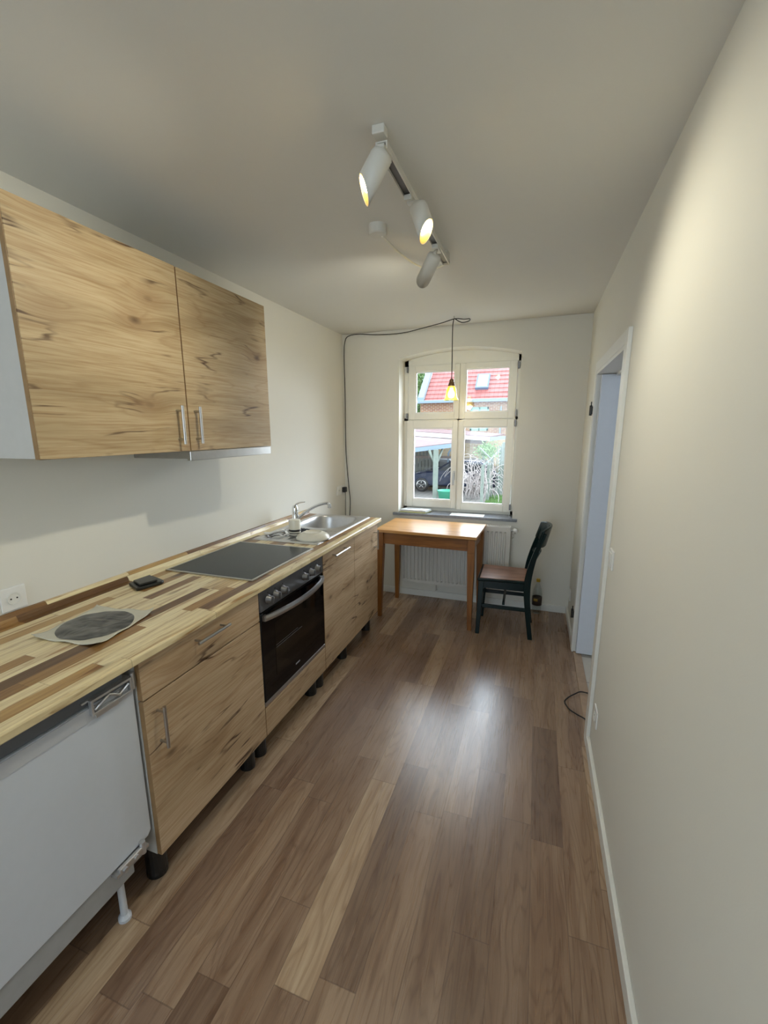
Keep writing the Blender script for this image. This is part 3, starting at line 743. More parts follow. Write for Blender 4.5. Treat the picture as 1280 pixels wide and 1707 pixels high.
b = BM(); N = 20; K = 48; g = []
cx_, cy_ = -1.322, .958
for i in range(N + 1):
    r = .112 * i / N; row = []
    for k in range(K):
        a = 2 * PI * k / K; x = cx_ + r * math.cos(a); y = cy_ + r * math.sin(a); row.append(b.verts.new((x, y, lift(x, y, .5, .5) + .0022 - (.0006 if i == N else 0))))
    g.append(row)
for i in range(N):
    for k in range(K):
        f = b.faces.new((g[i][k], g[i + 1][k], g[i + 1][(k + 1) % K], g[i][(k + 1) % K])); f.smooth = True
bmesh.ops.remove_doubles(b, verts=b.verts, dist=1e-6)
obj('filter_disc', b, m.m, cf)

# ================================================================== WALL CABINETS + HOOD
def wall_cab(label, y0, y1, hy):
    t = thing('wall_cabinet', label, 'cabinet', ((XL + XU) / 2, (y0 + y1) / 2, 1.397), group='knotty oak wall cabinets')
    z0, z1 = 1.400, 2.0673
    b = BM(); tt = .016; xb, xf = XL, XU - .0195
    box(b, xb, xf, y0 + .001, y0 + tt, z0, z1); box(b, xb, xf, y1 - tt, y1 - .001, z0, z1); box(b, xb, xf, y0 + tt, y1 - tt, z0, z0 + tt); box(b, xb, xf, y0 + tt, y1 - tt, z1 - tt, z1)
    obj('carcass', b, M['carcass'], t)
    d = obj('door', box(BM(), XU - .018, XU, y0 + .0015, y1 - .0025, 1.3972, z1, .0015), M['oak'], t)
    obj('edge_band', box(BM(), XU - .0178, XU - .0012, y0 - .0002, y0 + .0012, 1.398, z1 - .001), M['edge'], d)
    bar_handle(d, (XU, hy, 1.425), (XU, hy, 1.568), (.030, 0, 0))
    return t
wall_cab('wide knotty oak wall cabinet, the nearer of the two, handle at its right edge', .842, 1.4255, 1.367)
wall_cab('knotty oak wall cabinet above the extractor hood, handle at its left edge', 1.4275, 2.005, 1.462)
hd = thing('extractor_hood', 'flat steel extractor hood mounted under the wall cabinet', 'hood', (-1.46, 1.70, 1.36))
obj('body', box(BM(), XL + .001, -1.300, 1.455, 1.985, 1.362, 1.3985, .002), M['steel'], hd)
obj('front_lip', box(BM(), -1.300, -1.281, 1.412, 1.985, 1.358, 1.3955, .002), M['steel'], hd)
obj('filter_grille', box(BM(), -1.60, -1.33, 1.50, 1.94, 1.3595, 1.362), M['greyplastic'], hd)

# ================================================================== SOCKETS, SWITCHES
def socket(label, c, n, kind='socket', s=.040):
    """c = centre on the wall, n = +1 faces +x (left wall), -1 faces -x"""
    t = thing('wall_socket' if kind == 'socket' else 'light_switch', label, 'socket' if kind == 'socket' else 'switch', c)
    x, y, z = c
    def bx(name, dx0, dx1, dy, dz, mat, bev=.002):
        return obj(name, box(BM(), x + n * dx0, x + n * dx1, y - dy, y + dy, z - dz, z + dz, bev), mat, t)
    bx('cover_plate', 0, .007, s, s, M['white'], .0025)
    if kind == 'socket':
        b = BM(); lathe(b, [(.0215, .0072), (.0215, .0095), (.0185, .0095), (.0180, .0075), (.0, .0075)], (x, y, z), (n, 0, 0), 28, False); obj('recess_ring', b, M['trim'], t)
        b = BM()
        for dy in (-.0095, .0095): cyl(b, (x + n * .0074, y + dy, z), (x + n * .0082, y + dy, z), .0028, 10)
        obj('pin_hole', b, M['black'], t)
    else:
        bx('rocker', .007, .011, s * .72, s * .72, M['trim'], .002)
    return t
socket('square white double-pin socket on the left wall above the near worktop', (XL, .904, .925), 1)
socket('white socket low on the left wall corner above the worktop end', (XL, 3.575, .949), 1)
s2 = thing('power_plug', 'black power plug in the corner socket on the left wall', 'plug', (XL, 3.655, .949))
obj('cover_plate', box(BM(), XL, XL + .007, 3.617, 3.697, .909, .989, .002), M['white'], s2)
obj('plug_body', box(BM(), XL + .007, XL + .040, 3.635, 3.678, .925, .972, .006), M['black'], s2)
b = BM(); tube(b, smooth_path([(XL + .030, 3.656, .928), (XL + .032, 3.656, .88), (XL + .030, 3.657, .78), (XL + .028, 3.66, .66), (XL + .024, 3.67, .40)], 5), .0028, 8); obj('cable', b, M['cord_black'], s2)
socket('white light switch beside the doorway casing on the right wall', (XR, 1.985, .945), -1, 'switch')
socket('white socket low on the right wall beside the doorway casing', (XR, 1.955, .238), -1)
socket('white socket low on the right wall in the far corner', (XR, 3.60, .205), -1)

# ================================================================== TRACK LIGHT
tl = thing('track_light', 'white ceiling track light with three adjustable cylinder spotlights', 'lamp', (-.452, 1.8, H))
RX = -.452; RZ = H - .042
obj('ceiling_mount', box(BM(), RX - .020, RX + .016, 1.302, 1.335, H - .022, H, .003), M['spot'], tl)
obj('ceiling_mount', box(BM(), RX - .016, RX + .016, 2.215, 2.262, H - .034, H, .003), M['spot'], tl)
b = BM(); box(b, RX - .017, RX - .0125, 1.325, 2.262, RZ - .008, RZ + .012); box(b, RX + .0125, RX + .017, 1.325, 2.262, RZ - .008, RZ + .012); box(b, RX - .0125, RX + .0125, 1.325, 2.262, RZ + .008, RZ + .012); box(b, RX - .017, RX + .017, 2.257, 2.262, RZ - .008, RZ + .012)
obj('rail', b, M['spot'], tl)
b = BM(); box(b, RX - .0125, RX + .0125, 1.33, 2.255, RZ + .001, RZ + .008)
obj('conductor_slot', b, simple('dark_track_slot', srgb(84, 80, 78), .4, noise=.1), tl)
bulb_m = emit('warm_bulb', (1.0, .80, .42), 22.0)
inner_m = simple('warm_reflector', (.85, .62, .25), .35, .6)
def spot(pivot_y, back, mouth, energy, long_side):
    """cylinder head with a slanted mouth; long_side points to its longer side"""
    back = Vector(back); mouth = Vector(mouth); ax = (mouth - back).normalized(); Lh = (mouth - back).length; R = .029
    sd = Vector(long_side); sd = (sd - ax * sd.dot(ax)).normalized(); K = .85
    def slant(bm, h0=.03):
        for v in bm.verts:
            r_ = v.co - back; h = r_.dot(ax)
            if h > h0: v.co += ax * (K * (r_ - ax * h).dot(sd))
    b = BM(); lathe(b, [(0, -.004), (.018, -.003), (.026, .001), (R, .010), (R, .028), (R, Lh), (R - .0018, Lh), (R - .0025, Lh - .02), (R - .004, .03), (0, .028)], back, ax, 36); slant(b)
    h = obj('spotlight_head', b, M['spot'], tl)
    b = BM(); box(b, RX - .013, RX + .013, pivot_y - .035, pivot_y + .035, RZ - .018, RZ - .001, .002)
    obj('adapter', b, M['spot'], h)
    b = BM(); tube(b, smooth_path([(RX + .002, pivot_y - .02, RZ - .012), (RX + .004, pivot_y - .022, RZ - .026), back + ax * .004 + Vector((0, 0, .012)), back + ax * .012], 4), .0070, 10); obj('swivel_arm', b, M['spot'], h)
    b = BM(); lathe(b, [(R - .002, Lh - .0015), (R - .0045, Lh - .010), (.017, Lh - .022), (.011, Lh - .032), (0, Lh - .033)], back, ax, 28); slant(b, Lh - .026); obj('reflector', b, inner_m, h)
    b = BM(); lathe(b, [(0, Lh - .003), (.008, Lh - .004), (.0145, Lh - .010), (.016, Lh - .018), (0, Lh - .030)], back, ax, 20)
    for v in b.verts:
        r_ = v.co - back; hh = r_.dot(ax); v.co += ax * (.55 * (r_ - ax * hh).dot(sd))
    obj('bulb', b, bulb_m, h)
    q = mouth + ax * .006 - sd * .004
    l = lamp('spotlight_beam', 'SPOT', q, energy, (1.0, .95, .76), q + ax - sd * .42, spot_size=math.radians(125), spot_blend=.85, shadow_soft_size=.016)
    return h
spot(1.345, (-.417, 1.237, 2.166), (-.4665, 1.226, 2.086), 10.5, (.84, .54, 0))
spot(1.625, (-.402, 1.536, 2.168), (-.371, 1.528, 2.086), 10.5, (-1, .3, 0))
spot(2.050, (-.434, 1.947, 2.165), (-.493, 1.990, 2.092), 8, (.5, -1, 0))
b = BM(); lathe(b, [(0, 0), (.032, 0), (.036, .004), (.036, .036), (0, .036)], (-.655, 1.870, H - .036), n=32, smooth=False)
obj('cable_canopy', b, M['spot'], tl)
b = BM(); tube(b, smooth_path([(-.640, 1.885, H - .036), (-.618, 1.97, H - .052), (-.59, 2.08, H - .064), (-.556, 2.19, H - .066), (-.510, 2.25, H - .062), (-.455, 2.262, H - .045)], 8), .0042, 8); obj('cable', b, M['cord_white'], tl)

# ================================================================== PENDANT
pd = thing('pendant_lamp', 'pendant lamp with amber glass bell shade hanging before the window', 'lamp', (-.623, 3.44, 1.69))
px_, py_ = -.624, 3.44
b = BM(); tube(b, smooth_path([(-.620, 3.44, 2.258), (-.628, 3.44, 2.20), (-.626, 3.44, 2.02), (px_, py_, 1.84)], 6), .0034, 8)
cordpts = [(-.620, 3.44, 2.262), (-.570, 3.47, 2.236), (-.522, 3.50, 2.247), (-.520, 3.53, 2.268), (-.56, 3.52, 2.267), (-.619, 3.47, 2.264), (-.72, 3.52, 2.256), (-.806, 3.55, 2.249), (-.912, 3.60, 2.244), (-1.02, 3.64, 2.238), (-1.126, 3.67, 2.238), (-1.25, 3.69, 2.245), (-1.348, 3.705, 2.254), (-1.47, 3.712, 2.268), (-1.560, 3.714, 2.262), (-1.600, 3.716, 2.225), (-1.612, 3.716, 2.10), (-1.610, 3.717, 1.80), (-1.612, 3.717, 1.55), (-1.610, 3.717, 1.25), (-1.590, 3.717, .98), (-1.578, 3.717, .84), (-1.585, 3.717, .70), (-1.59, 3.71, .45)]
obj('cord', b, M['cord_black'], pd)
b = BM(); tube(b, smooth_path(cordpts, 6), .0034, 8); obj('cord', b, M['cord_black'], pd)
b = BM(); tube(b, [(-.620, 3.44, H), (-.620, 3.44, H - .012), (-.616, 3.44, H - .018), (-.612, 3.44, H - .012)], .0018, 6); obj('ceiling_hook', b, M['steel'], pd)
b = BM(); lathe(b, [(0, .052), (.010, .052), (.013, .046), (.017, .044), (.017, .028), (.021, .024), (.023, .012), (.026, .008), (.026, 0), (0, 0)], (px_, py_, 1.790), n=24, smooth=False)
obj('socket', b, simple('bronze_socket', srgb(112, 84, 52), .4, .4), pd)
b = BM(); pr = [(.021, .100), (.030, .092), (.037, .075), (.040, .045), (.045, .018), (.055, .002), (.058, 0)]
lathe(b, pr + [(r - .0022, z - .0008) for r, z in pr[::-1]], (px_, py_, 1.689), n=36)
m = NT('amber_glass'); m.t.nodes.remove(m.b)
tr = m.n('ShaderNodeBsdfTransparent'); tr.inputs[0].default_value = (.86, .80, .42, 1)
gl = m.n('ShaderNodeBsdfGlossy'); gl.inputs['Roughness'].default_value = .05
df = m.n('ShaderNodeBsdfTranslucent'); df.inputs[0].default_value = (.50, .46, .14, 1)
m1 = m.n('ShaderNodeMixShader'); m1.inputs[0].default_value = .25; m.l(tr.outputs[0], m1.inputs[1]); m.l(df.outputs[0], m1.inputs[2])
lw = m.n('ShaderNodeLayerWeight'); lw.inputs[0].default_value = .5; m2 = m.n('ShaderNodeMixShader'); m.l(m.math('ADD', m.math('MULTIPLY', m.math('POWER', lw.outputs['Facing'], 4.0), .7), .04), m2.inputs[0]); m.l(m1.outputs[0], m2.inputs[1]); m.l(gl.outputs[0], m2.inputs[2]); m.l(m2.outputs[0], m.t.nodes['Material Output'].inputs[0])
obj('lamp_shade', b, m.m, pd)
b = BM(); lathe(b, [(0, 0), (.016, .004), (.025, .016), (.0275, .030), (.024, .045), (.014, .062), (.012, .078), (0, .078)], (px_, py_, 1.702), n=28)
obj('bulb', b, emit('pendant_bulb', (1.0, .90, .62), 9.0), pd)
lamp('pendant_glow', 'POINT', (px_, py_, 1.685), 1.5, (1.0, .84, .55), shadow_soft_size=.03)

# ================================================================== TABLE
tb = thing('dining_table', 'small pine table with tapered legs standing under the window', 'table', (-.737, 3.375, 0), math.radians(-2.2))
TZ = .722; hx, hy = .389, .243
obj('tabletop', box(BM(), -hx, hx, -hy, hy, TZ - .022, TZ, .004), M['pine_top'], tb, local=True)
b = BM(); ax_, ay_ = hx - .030, hy - .030
box(b, -ax_, ax_, -ay_, -ay_ + .018, TZ - .115, TZ - .022); box(b, -ax_, ax_, ay_ - .018, ay_, TZ - .115, TZ - .022)
box(b, -ax_, -ax_ + .018, -ay_ + .018, ay_ - .018, TZ - .115, TZ - .022); box(b, ax_ - .018, ax_, -ay_ + .018, ay_ - .018, TZ - .115, TZ - .022)
obj('apron', b, M['pine_rail'], tb, local=True)
for sx in (-1, 1):
    for sy in (-1, 1):
        b = BM(); cx0 = sx * (hx - .038); cy0 = sy * (hy - .038)
        box(b, cx0 - .026, cx0 + .026, cy0 - .026, cy0 + .026, TZ - .125, TZ - .022)
        taper(b, (cx0 + sx * .008, cy0 + sy * .008, 0), (.015, .015), (cx0, cy0, TZ - .125), (.026, .026))
        obj('leg', b, M['pine'], tb, local=True, bevel=.002)

# ================================================================== CHAIR (faces -x, towards the table)
ch = thing('dining_chair', 'dark green glossy wooden chair with worn brown seat beside the table', 'chair', (-.155, 3.285, 0), math.radians(1.0))
G = M['green']; SZ = .430
# seat: trapezoid, wider at the front
b = BM(); poly_prism(b, [(-.185, -.185, SZ - .020), (.160, -.165, SZ - .020), (.160, .165, SZ - .020), (-.185, .185, SZ - .020)], (0, 0, .019))
obj('seat_frame', b, G, ch, local=True, bevel=.006)
b = BM(); poly_prism(b, [(-.170, -.168, SZ - .004), (.150, -.150, SZ - .004), (.150, .150, SZ - .004), (-.170, .168, SZ - .004)], (0, 0, .007))
obj('seat', b, M['seat'], ch, local=True, bevel=.003, label='worn brown seat panel')
b = BM(); box(b, -.172, -.152, -.150, .150, SZ - .075, SZ - .020); box(b, .130, .150, -.14, .14, SZ - .075, SZ - .020); box(b, -.16, .15, -.162, -.142, SZ - .075, SZ - .020); box(b, -.16, .15, .142, .162, SZ - .075, SZ - .020)
obj('apron', b, G, ch, local=True)
for s in (-1, 1):
    b = BM(); taper(b, (-.172, s * .165, 0), (.014, .014), (-.158, s * .155, SZ - .021), (.020, .020)); obj('leg', b, G, ch, local=True, bevel=.004)
    # rear leg and back post in one sweep
    b = BM(); path = smooth_path([(.195, s * .155, 0), (.172, s * .155, .16), (.155, s * .155, .34), (.158, s * .155, .46), (.185, s * .157, .60), (.222, s * .158, .72), (.243, s * .158, .775)], 5)
    R = []
    for i, p in enumerate(path):
        q_ = p.z / .775; w_ = .015 + .008 * math.exp(-((p.z - .42) / .2) ** 2) - .002 * q_
        R.append([b.verts.new(p + Vector((a * w_ * 1.05, c * .0125, 0))) for a, c in ((-1, -1), (1, -1), (1, 1), (-1, 1))])
    for A, B in zip(R, R[1:]):
        for k in range(4): b.faces.new((A[k], A[(k + 1) % 4], B[(k + 1) % 4], B[k]))
    b.faces.new(R[0][::-1]); b.faces.new(R[-1]); obj('leg', b, G, ch, local=True, bevel=.003)
    b = BM(); box(b, -.15, .165, s * .158 - .008, s * .158 + .008, .205, .232, .003); obj('stretcher', b, G, ch, local=True)
b = BM(); box(b, -.008, .010, -.155, .155, .235, .258, .003); obj('stretcher', b, G, ch, local=True)
def rail(z0, z1, x0, x1, bow, th, half):
    b = BM(); N = 14; R = []
    for i in range(N + 1):
        s = -1 + 2 * i / N; y = s * half; bb = bow * (1 - s * s)
        e = .012 * (abs(s) ** 4)
        R.append([b.verts.new((x0 + bb, y, z0 + e)), b.verts.new((x0 + bb + th, y, z0 + e)), b.verts.new((x1 + bb + th, y, z1 - e * 1.5)), b.verts.new((x1 + bb, y, z1 - e * 1.5))])
    for A, B in zip(R, R[1:]):
        for k in range(4): f = b.faces.new((A[k], A[(k + 1) % 4], B[(k + 1) % 4], B[k]))
    b.faces.new(R[0][::-1]); b.faces.new(R[-1]); return b
obj('top_rail', rail(.668, .815, .188, .222, .056, .020, .175), G, ch, local=True, bevel=.006)
obj('back_rail', rail(.575, .628, .168, .190, .032, .016, .150), G, ch, local=True, bevel=.004)

# ================================================================== BOTTLE
bo = thing('bottle', 'clear plastic bottle with yellow cap and dark label behind the chair', 'bottle', (.083, 3.655, 0))
b = BM(); lathe(b, [(0, .004), (.030, 0), (.035, .010), (.036, .07), (.034, .10), (.036, .13), (.036, .165), (.030, .200), (.018, .235), (.0125, .250), (.0125, .268)], (.083, 3.655, 0), n=28); obj('body', b, glassy('clear_plastic', (.90, .93, .93), 1.35, .04), bo)
b = BM(); lathe(b, [(0, .290), (.0145, .290), (.0150, .286), (.0150, .266), (0, .266)], (.083, 3.655, 0), n=20, smooth=False); obj('cap', b, simple('yellow_cap', srgb(196, 160, 50), .4), bo)
b = BM(); lathe(b, [(.0345, .072), (.0372, .072), (.0372, .140), (.0345, .140)], (.083, 3.655, 0), n=28); obj('paper_label', b, simple('dark_label', (.035, .022, .018), .5), bo)
b = BM(); lathe(b, [(.0373, .108), (.0377, .108), (.0377, .130), (.0373, .130)], (.083, 3.655, 0), n=28)
for f in [f for f in b.faces if f.calc_center_median().y > 3.655 or abs(f.calc_center_median().x - .075) > .016]: b.faces.remove(f)
obj('label_print', b, simple('yellow_print', srgb(170, 140, 60), .5), bo)

# ================================================================== RADIATOR
rd = thing('radiator', 'white ribbed panel radiator on the wall under the window', 'radiator', (-.6, 3.66, .15))
rx0, rx1, rz0, rz1, ry = -1.056, -.150, .150, .700, 3.626
b = BM(); n_ = int((rx1 - rx0) / .0335); N = n_ * 6; A = []; 
zs = [rz0, rz0 + .026, rz0 + .036, rz1 - .052, rz1 - .038, rz1 - .012, rz1]
for i in range(N + 1):
    x = rx0 + (rx1 - rx0) * i / N; ph = (i % 6) / 6; ins = i > 3 and i < N - 3
    dep = (.0 if (ph < .34) else .014) if ins else 0
    A.append([b.verts.new((x, ry + (dep if 1 < k < 4 else 0), z)) for k, z in enumerate(zs)])
for i in range(N):
    for k in range(len(zs) - 1): b.faces.new((A[i][k], A[i + 1][k], A[i + 1][k + 1], A[i][k + 1]))
box(b, rx0, rx1, ry + .016, ry + .060, rz0 + .01, rz1 - .006)
obj('panel', b, M['radiator'], rd)
b = BM()
for sx in (rx0, rx1 - .003): box(b, sx, sx + .003, ry, ry + .068, rz0 + .012, rz1 + .003)
box(b, rx0, rx1, ry, ry + .006, rz1, rz1 + .004); box(b, rx0, rx1, ry + .062, ry + .068, rz1, rz1 + .004)
x = rx0 + .006
while x < rx1 - .004: box(b, x, x + .006, ry + .006, ry + .062, rz1 + .0005, rz1 + .003); x += .012
obj('top_grille', b, M['white'], rd)
b = BM(); cyl(b, (rx1, 3.665, .670), (rx1 + .018, 3.665, .670), .009, 14); lathe(b, [(0, 0), (.013, 0), (.018, .006), (.020, .030), (.017, .036), (0, .037)], (rx1 + .022, 3.665, .672), (.5, -.86, 0), 20)
obj('thermostat_valve', b, M['white'], rd)
b = BM(); tube(b, [(rx1 + .014, 3.665, .66), (rx1 + .014, 3.672, .62), (rx1 + .014, 3.715, .60)], .007, 10); obj('pipe', b, M['radiator'], rd)
b = BM(); tube(b, [(rx0 + .3, 3.68, .16), (rx0 + .3, 3.68, .08), (rx0 + .3, 3.72, .07)], .007, 10); obj('pipe', b, M['radiator'], rd)

# ================================================================== ON THE SILL
nz = .757
nw = thing('newspaper', 'folded newspapers stacked on the left end of the window sill', 'newspaper', (-1.0, D + .06, nz))
m = NT('newsprint'); x, y, z = m.sep(m.pos())
ln = m.math('LESS_THAN', m.math('FRACT', m.math('MULTIPLY', y, 120.0)), .45); wd = m.math('GREATER_THAN', m.noise(m.comb(m.math('MULTIPLY', x, 160.0), m.math('FLOOR', m.math('MULTIPLY', y, 120.0)), 0.0), 1.0, 2), .47)
m.l(m.mix(m.math('MULTIPLY', m.math('MULTIPLY', ln, wd), .35), srgb(222, 226, 228), srgb(70, 76, 84)), m.b.inputs['Base Color']); m.b.inputs['Roughness'].default_value = .7
for k, (dx, dy, mt) in enumerate(((0, 0, simple('yellow_page_paper', srgb(212, 214, 150), .7)), (.004, .003, M['paper']), (-.002, .006, m.m))):
    b = BM(); z0 = nz + .0085 * k
    poly_prism(b, [(-1.108 + dx, D + .004 + dy, z0), (-.872 + dx, D - .006 + dy, z0), (-.840 + dx, D + .100 + dy, z0), (-1.075 + dx, D + .118 + dy, z0)], (0, 0, .008))
    obj('section', b, mt, nw, bevel=.003)
b = BM(); x0_ = -1.055
for k, wd_ in enumerate((.014, .010, .012, .008, .013, .010, .012, .009, .011)):
    box(b, x0_, x0_ + wd_ * .8, D + .066 - .0003 * k, D + .084 - .0003 * k, nz + .0252, nz + .0258); x0_ += wd_ + .003
obj('headline', b, simple('grey_print', srgb(96, 104, 118), .7), nw)
tag(obj('paper_sheet', box(BM(), -.660, -.378, D - .012, D + .105, nz, nz + .0015), M['paper']), 'blank white paper sheet lying on the middle of the window sill', 'paper')

# ================================================================== CABLE LOOP AT THE DOORWAY
b = BM(); tube(b, smooth_path([(.392, 2.52, .012), (.356, 2.525, .014), (.32, 2.520, .016), (.289, 2.495, .010), (.255, 2.458, .005), (.235, 2.414, .004), (.243, 2.372, .004), (.257, 2.338, .006), (.290, 2.30, .010), (.322, 2.272, .012), (.334, 2.235, .012), (.345, 2.20, .010)], 6), .0034, 8)
tag(obj('cable', b, M['cord_black']), 'thin black cable looping over the doorway threshold onto the laminate', 'cable')

# ================================================================== OUTSIDE
GZ = -1.35
struct('ground', box(BM(), -30, 20, D + BD, 60, GZ - .2, GZ), grid_mat('paving', srgb(132, 128, 122), srgb(92, 88, 82), .22, .22, .08, .8))
redroof = rooftile('red_roof_tiles', srgb(150, 80, 74), srgb(168, 98, 92))
pinkroof = rooftile('weathered_roof_tiles', srgb(98, 70, 70), srgb(114, 84, 84))
zinc = simple('zinc', srgb(128, 146, 160), .4, noise=.03)
gwood = simple('pale_green_wood', srgb(124, 134, 124), .7, noise=.12, scale=6)
twig = simple('pale_twig', srgb(186, 176, 172), .9, noise=.2)
bark = simple('bark', srgb(110, 98, 92), .9, noise=.2)
leaf_m = NT('leaf'); n = leaf_m.noise(leaf_m.pos(), 3, 2); leaf_m.l(leaf_m.ramp(n, [(.3, srgb(76, 112, 58)), (.7, srgb(118, 152, 86))]), leaf_m.b.inputs['Base Color']); leaf_m.b.inputs['Roughness'].default_value = .6; leaf_m = leaf_m.m

hs = thing('brick_house', 'brick house with steep red tiled roof across the yard', 'house', (-3, 28, GZ))
brick = bricks('house_brick', srgb(140, 96, 74), srgb(166, 130, 98), srgb(172, 160, 144), .26, .085)
b = BM(); wx0, wx1, wz0, wz1 = -3.62, -2.60, 1.40, 2.70
box(b, -6.5, wx0, 26, 26.3, GZ, 3.10); box(b, wx1, 4, 26, 26.3, GZ, 3.10); box(b, wx0, wx1, 26, 26.3, GZ, wz0); box(b, wx0, wx1, 26, 26.3, wz1, 3.10)
box(b, -6.5, -6.3, 26.3, 33, GZ, 3.10)
obj('wall', b, brick, hs)
b = BM()
rows = 20; dy = .30; sl = .85
for i in range(rows):
    ya = 25.75 + dy * i; za = 3.18 + sl * (ya - 26)
    poly_prism(b, [(-6.25, ya, za + .045), (-6.25, ya + dy + .03, za + sl * (dy + .03)), (-6.25, ya + dy + .03, za + sl * (dy + .03) - .05), (-6.25, ya, za)], (10.2, 0, 0))
obj('roof', b, redroof, hs)
b = BM()
poly_prism(b, [(-6.60, 25.75, 3.00), (-6.60, 32, 3.00 + sl * 6.25), (-6.60, 32, 3.30 + sl * 6.25), (-6.60, 25.75, 3.30)], (.34, 0, 0)); obj('verge', b, zinc, hs)
b = BM(); box(b, -6.7, 4, 25.55, 25.75, 2.95, 3.12, .03); obj('gutter', b, zinc, hs)
b = BM(); cyl(b, (-1.95, 25.85, 2.7), (-1.95, 25.85, GZ), .05, 10); obj('downpipe', b, zinc, hs)
# skylight
c = Vector((-3.11, 27.05, 4.12)); b = BM(); dn = Vector((0, 1, sl)).normalized(); nn = Vector((0, -sl, 1)).normalized()
def slope_box(b, w, l, t0, t1, hole=None):
    pts = [c + Vector((sx * w, 0, 0)) + dn * (sy * l) + nn * t0 for sx, sy in ((-1, -1), (1, -1), (1, 1), (-1, 1))]
    poly_prism(b, pts, nn * (t1 - t0))
slope_box(b, .36, .66, -.05, .12); f_ = obj('skylight_frame', b, simple('skylight_grey', srgb(96, 116, 140), .4), hs)
b = BM(); slope_box(b, .27, .55, .12, .13); obj('skylight_pane', b, simple('skylight_glass', srgb(214, 226, 236), .08), f_)
# window in the brick wall
b = BM(); gf = simple('sea_green_paint', srgb(130, 176, 160), .5)
box(b, wx0, wx0 + .1, 26.02, 26.12, wz0, wz1); box(b, wx1 - .1, wx1, 26.02, 26.12, wz0, wz1); box(b, wx0, wx1, 26.02, 26.12, wz0, wz0 + .12); box(b, wx0, wx1, 26.02, 26.12, wz1 - .12, wz1); box(b, -3.14, -3.08, 26.02, 26.12, wz0, wz1)
f_ = obj('window', b, gf, hs); obj('pane', box(BM(), wx0 + .1, wx1 - .1, 26.06, 26.08, wz0 + .1, wz1 - .1), simple('far_pane', srgb(170, 190, 196), .1), f_)
# low brick wall of an outbuilding behind the carport (yellowish)
tag(obj('yard_wall', box(BM(), -9, -1.0, 24.0, 24.25, GZ, .95), bricks('yellow_brick', srgb(188, 160, 120), srgb(204, 182, 146), srgb(196, 186, 164), .26, .085)), 'yellowish brick wall behind the carport', 'wall')

# long carport roof
lc = thing('carport', 'long low carport roof with white fascia in front of the brick house', 'carport', (-4, 22, GZ))
b = BM(); poly_prism(b, [(-9, 21.9, 1.62), (-2.08, 21.9, 1.10), (-1.55, 23.6, 1.20), (-9, 23.6, 1.82)], (0, 0, .05)); obj('roof', b, pinkroof, lc)
b = BM(); poly_prism(b, [(-9, 21.86, 1.40), (-2.08, 21.86, .94), (-2.08, 21.86, 1.12), (-9, 21.86, 1.64)], (0, .05, 0)); obj('fascia', b, M['white'], lc)
b = BM(); poly_prism(b, [(-9, 21.95, 1.20), (-2.3, 21.95, .78), (-2.3, 21.95, .96), (-9, 21.95, 1.42)], (0, .10, 0)); obj('beam', b, bark, lc)
b = BM(); poly_prism(b, [(-2.08, 21.86, .94), (-1.50, 23.4, 1.00), (-1.50, 23.4, 1.15), (-2.08, 21.86, 1.12)], (.04, 0, 0)); obj('end_fascia', b, zinc, lc)
for x in (-7.5, -4.8, -2.35):
    obj('post', box(BM(), x - .06, x + .06, 22.0, 22.12, GZ, 1.0), gwood, lc)
# near carport, green timber
nc = thing('timber_carport', 'pale green timber carport with pinkish tiled roof over the dark car', 'carport', (-5, 19, GZ))
b = BM(); poly_prism(b, [(-7.2, 18.0, .42), (-3.22, 18.6, .90), (-3.55, 21.6, .96), (-7.9, 21.6, 1.28)], (0, 0, .05)); obj('roof', b, pinkroof, nc)
b = BM(); poly_prism(b, [(-7.2, 17.96, .26), (-3.20, 18.56, .76), (-3.20, 18.56, .93), (-7.2, 17.96, .45)], (0, .05, 0)); obj('fascia', b, zinc, nc)
obj('post', box(BM(), -3.97, -3.79, 18.2, 18.38, GZ, .68), gwood, nc)
obj('post', box(BM(), -6.6, -6.42, 18.2, 18.38, GZ, .4), gwood, nc)
for p0, p1 in (((-3.90, 18.30, .05), (-4.18, 18.30, .66)), ((-3.86, 18.32, .05), (-3.72, 18.9, .72)), ((-5.12, 18.3, .1), (-4.85, 18.3, .55))):
    b = BM(); tube(b, [p0, p1], .055, 4); obj('brace', b, gwood, nc)
b = BM(); box(b, -6.5, -3.3, 20.4, 20.52, .18, .29); obj('tie_beam', b, bark, nc)
b = BM()
for k in range(14): box(b, -6.9 + k * .17, -6.9 + k * .17 + .15, 21.95, 21.98, GZ, 1.0)
obj('boarding', b, simple('grey_boards', srgb(96, 98, 92), .8, noise=.2, scale=5), nc)
b = BM(); tube(b, [(-3.72, 21.86, .82), (-4.02, 21.86, .35), (-4.05, 21.86, -.9)], .05, 8); obj('downpipe', b, zinc, nc)

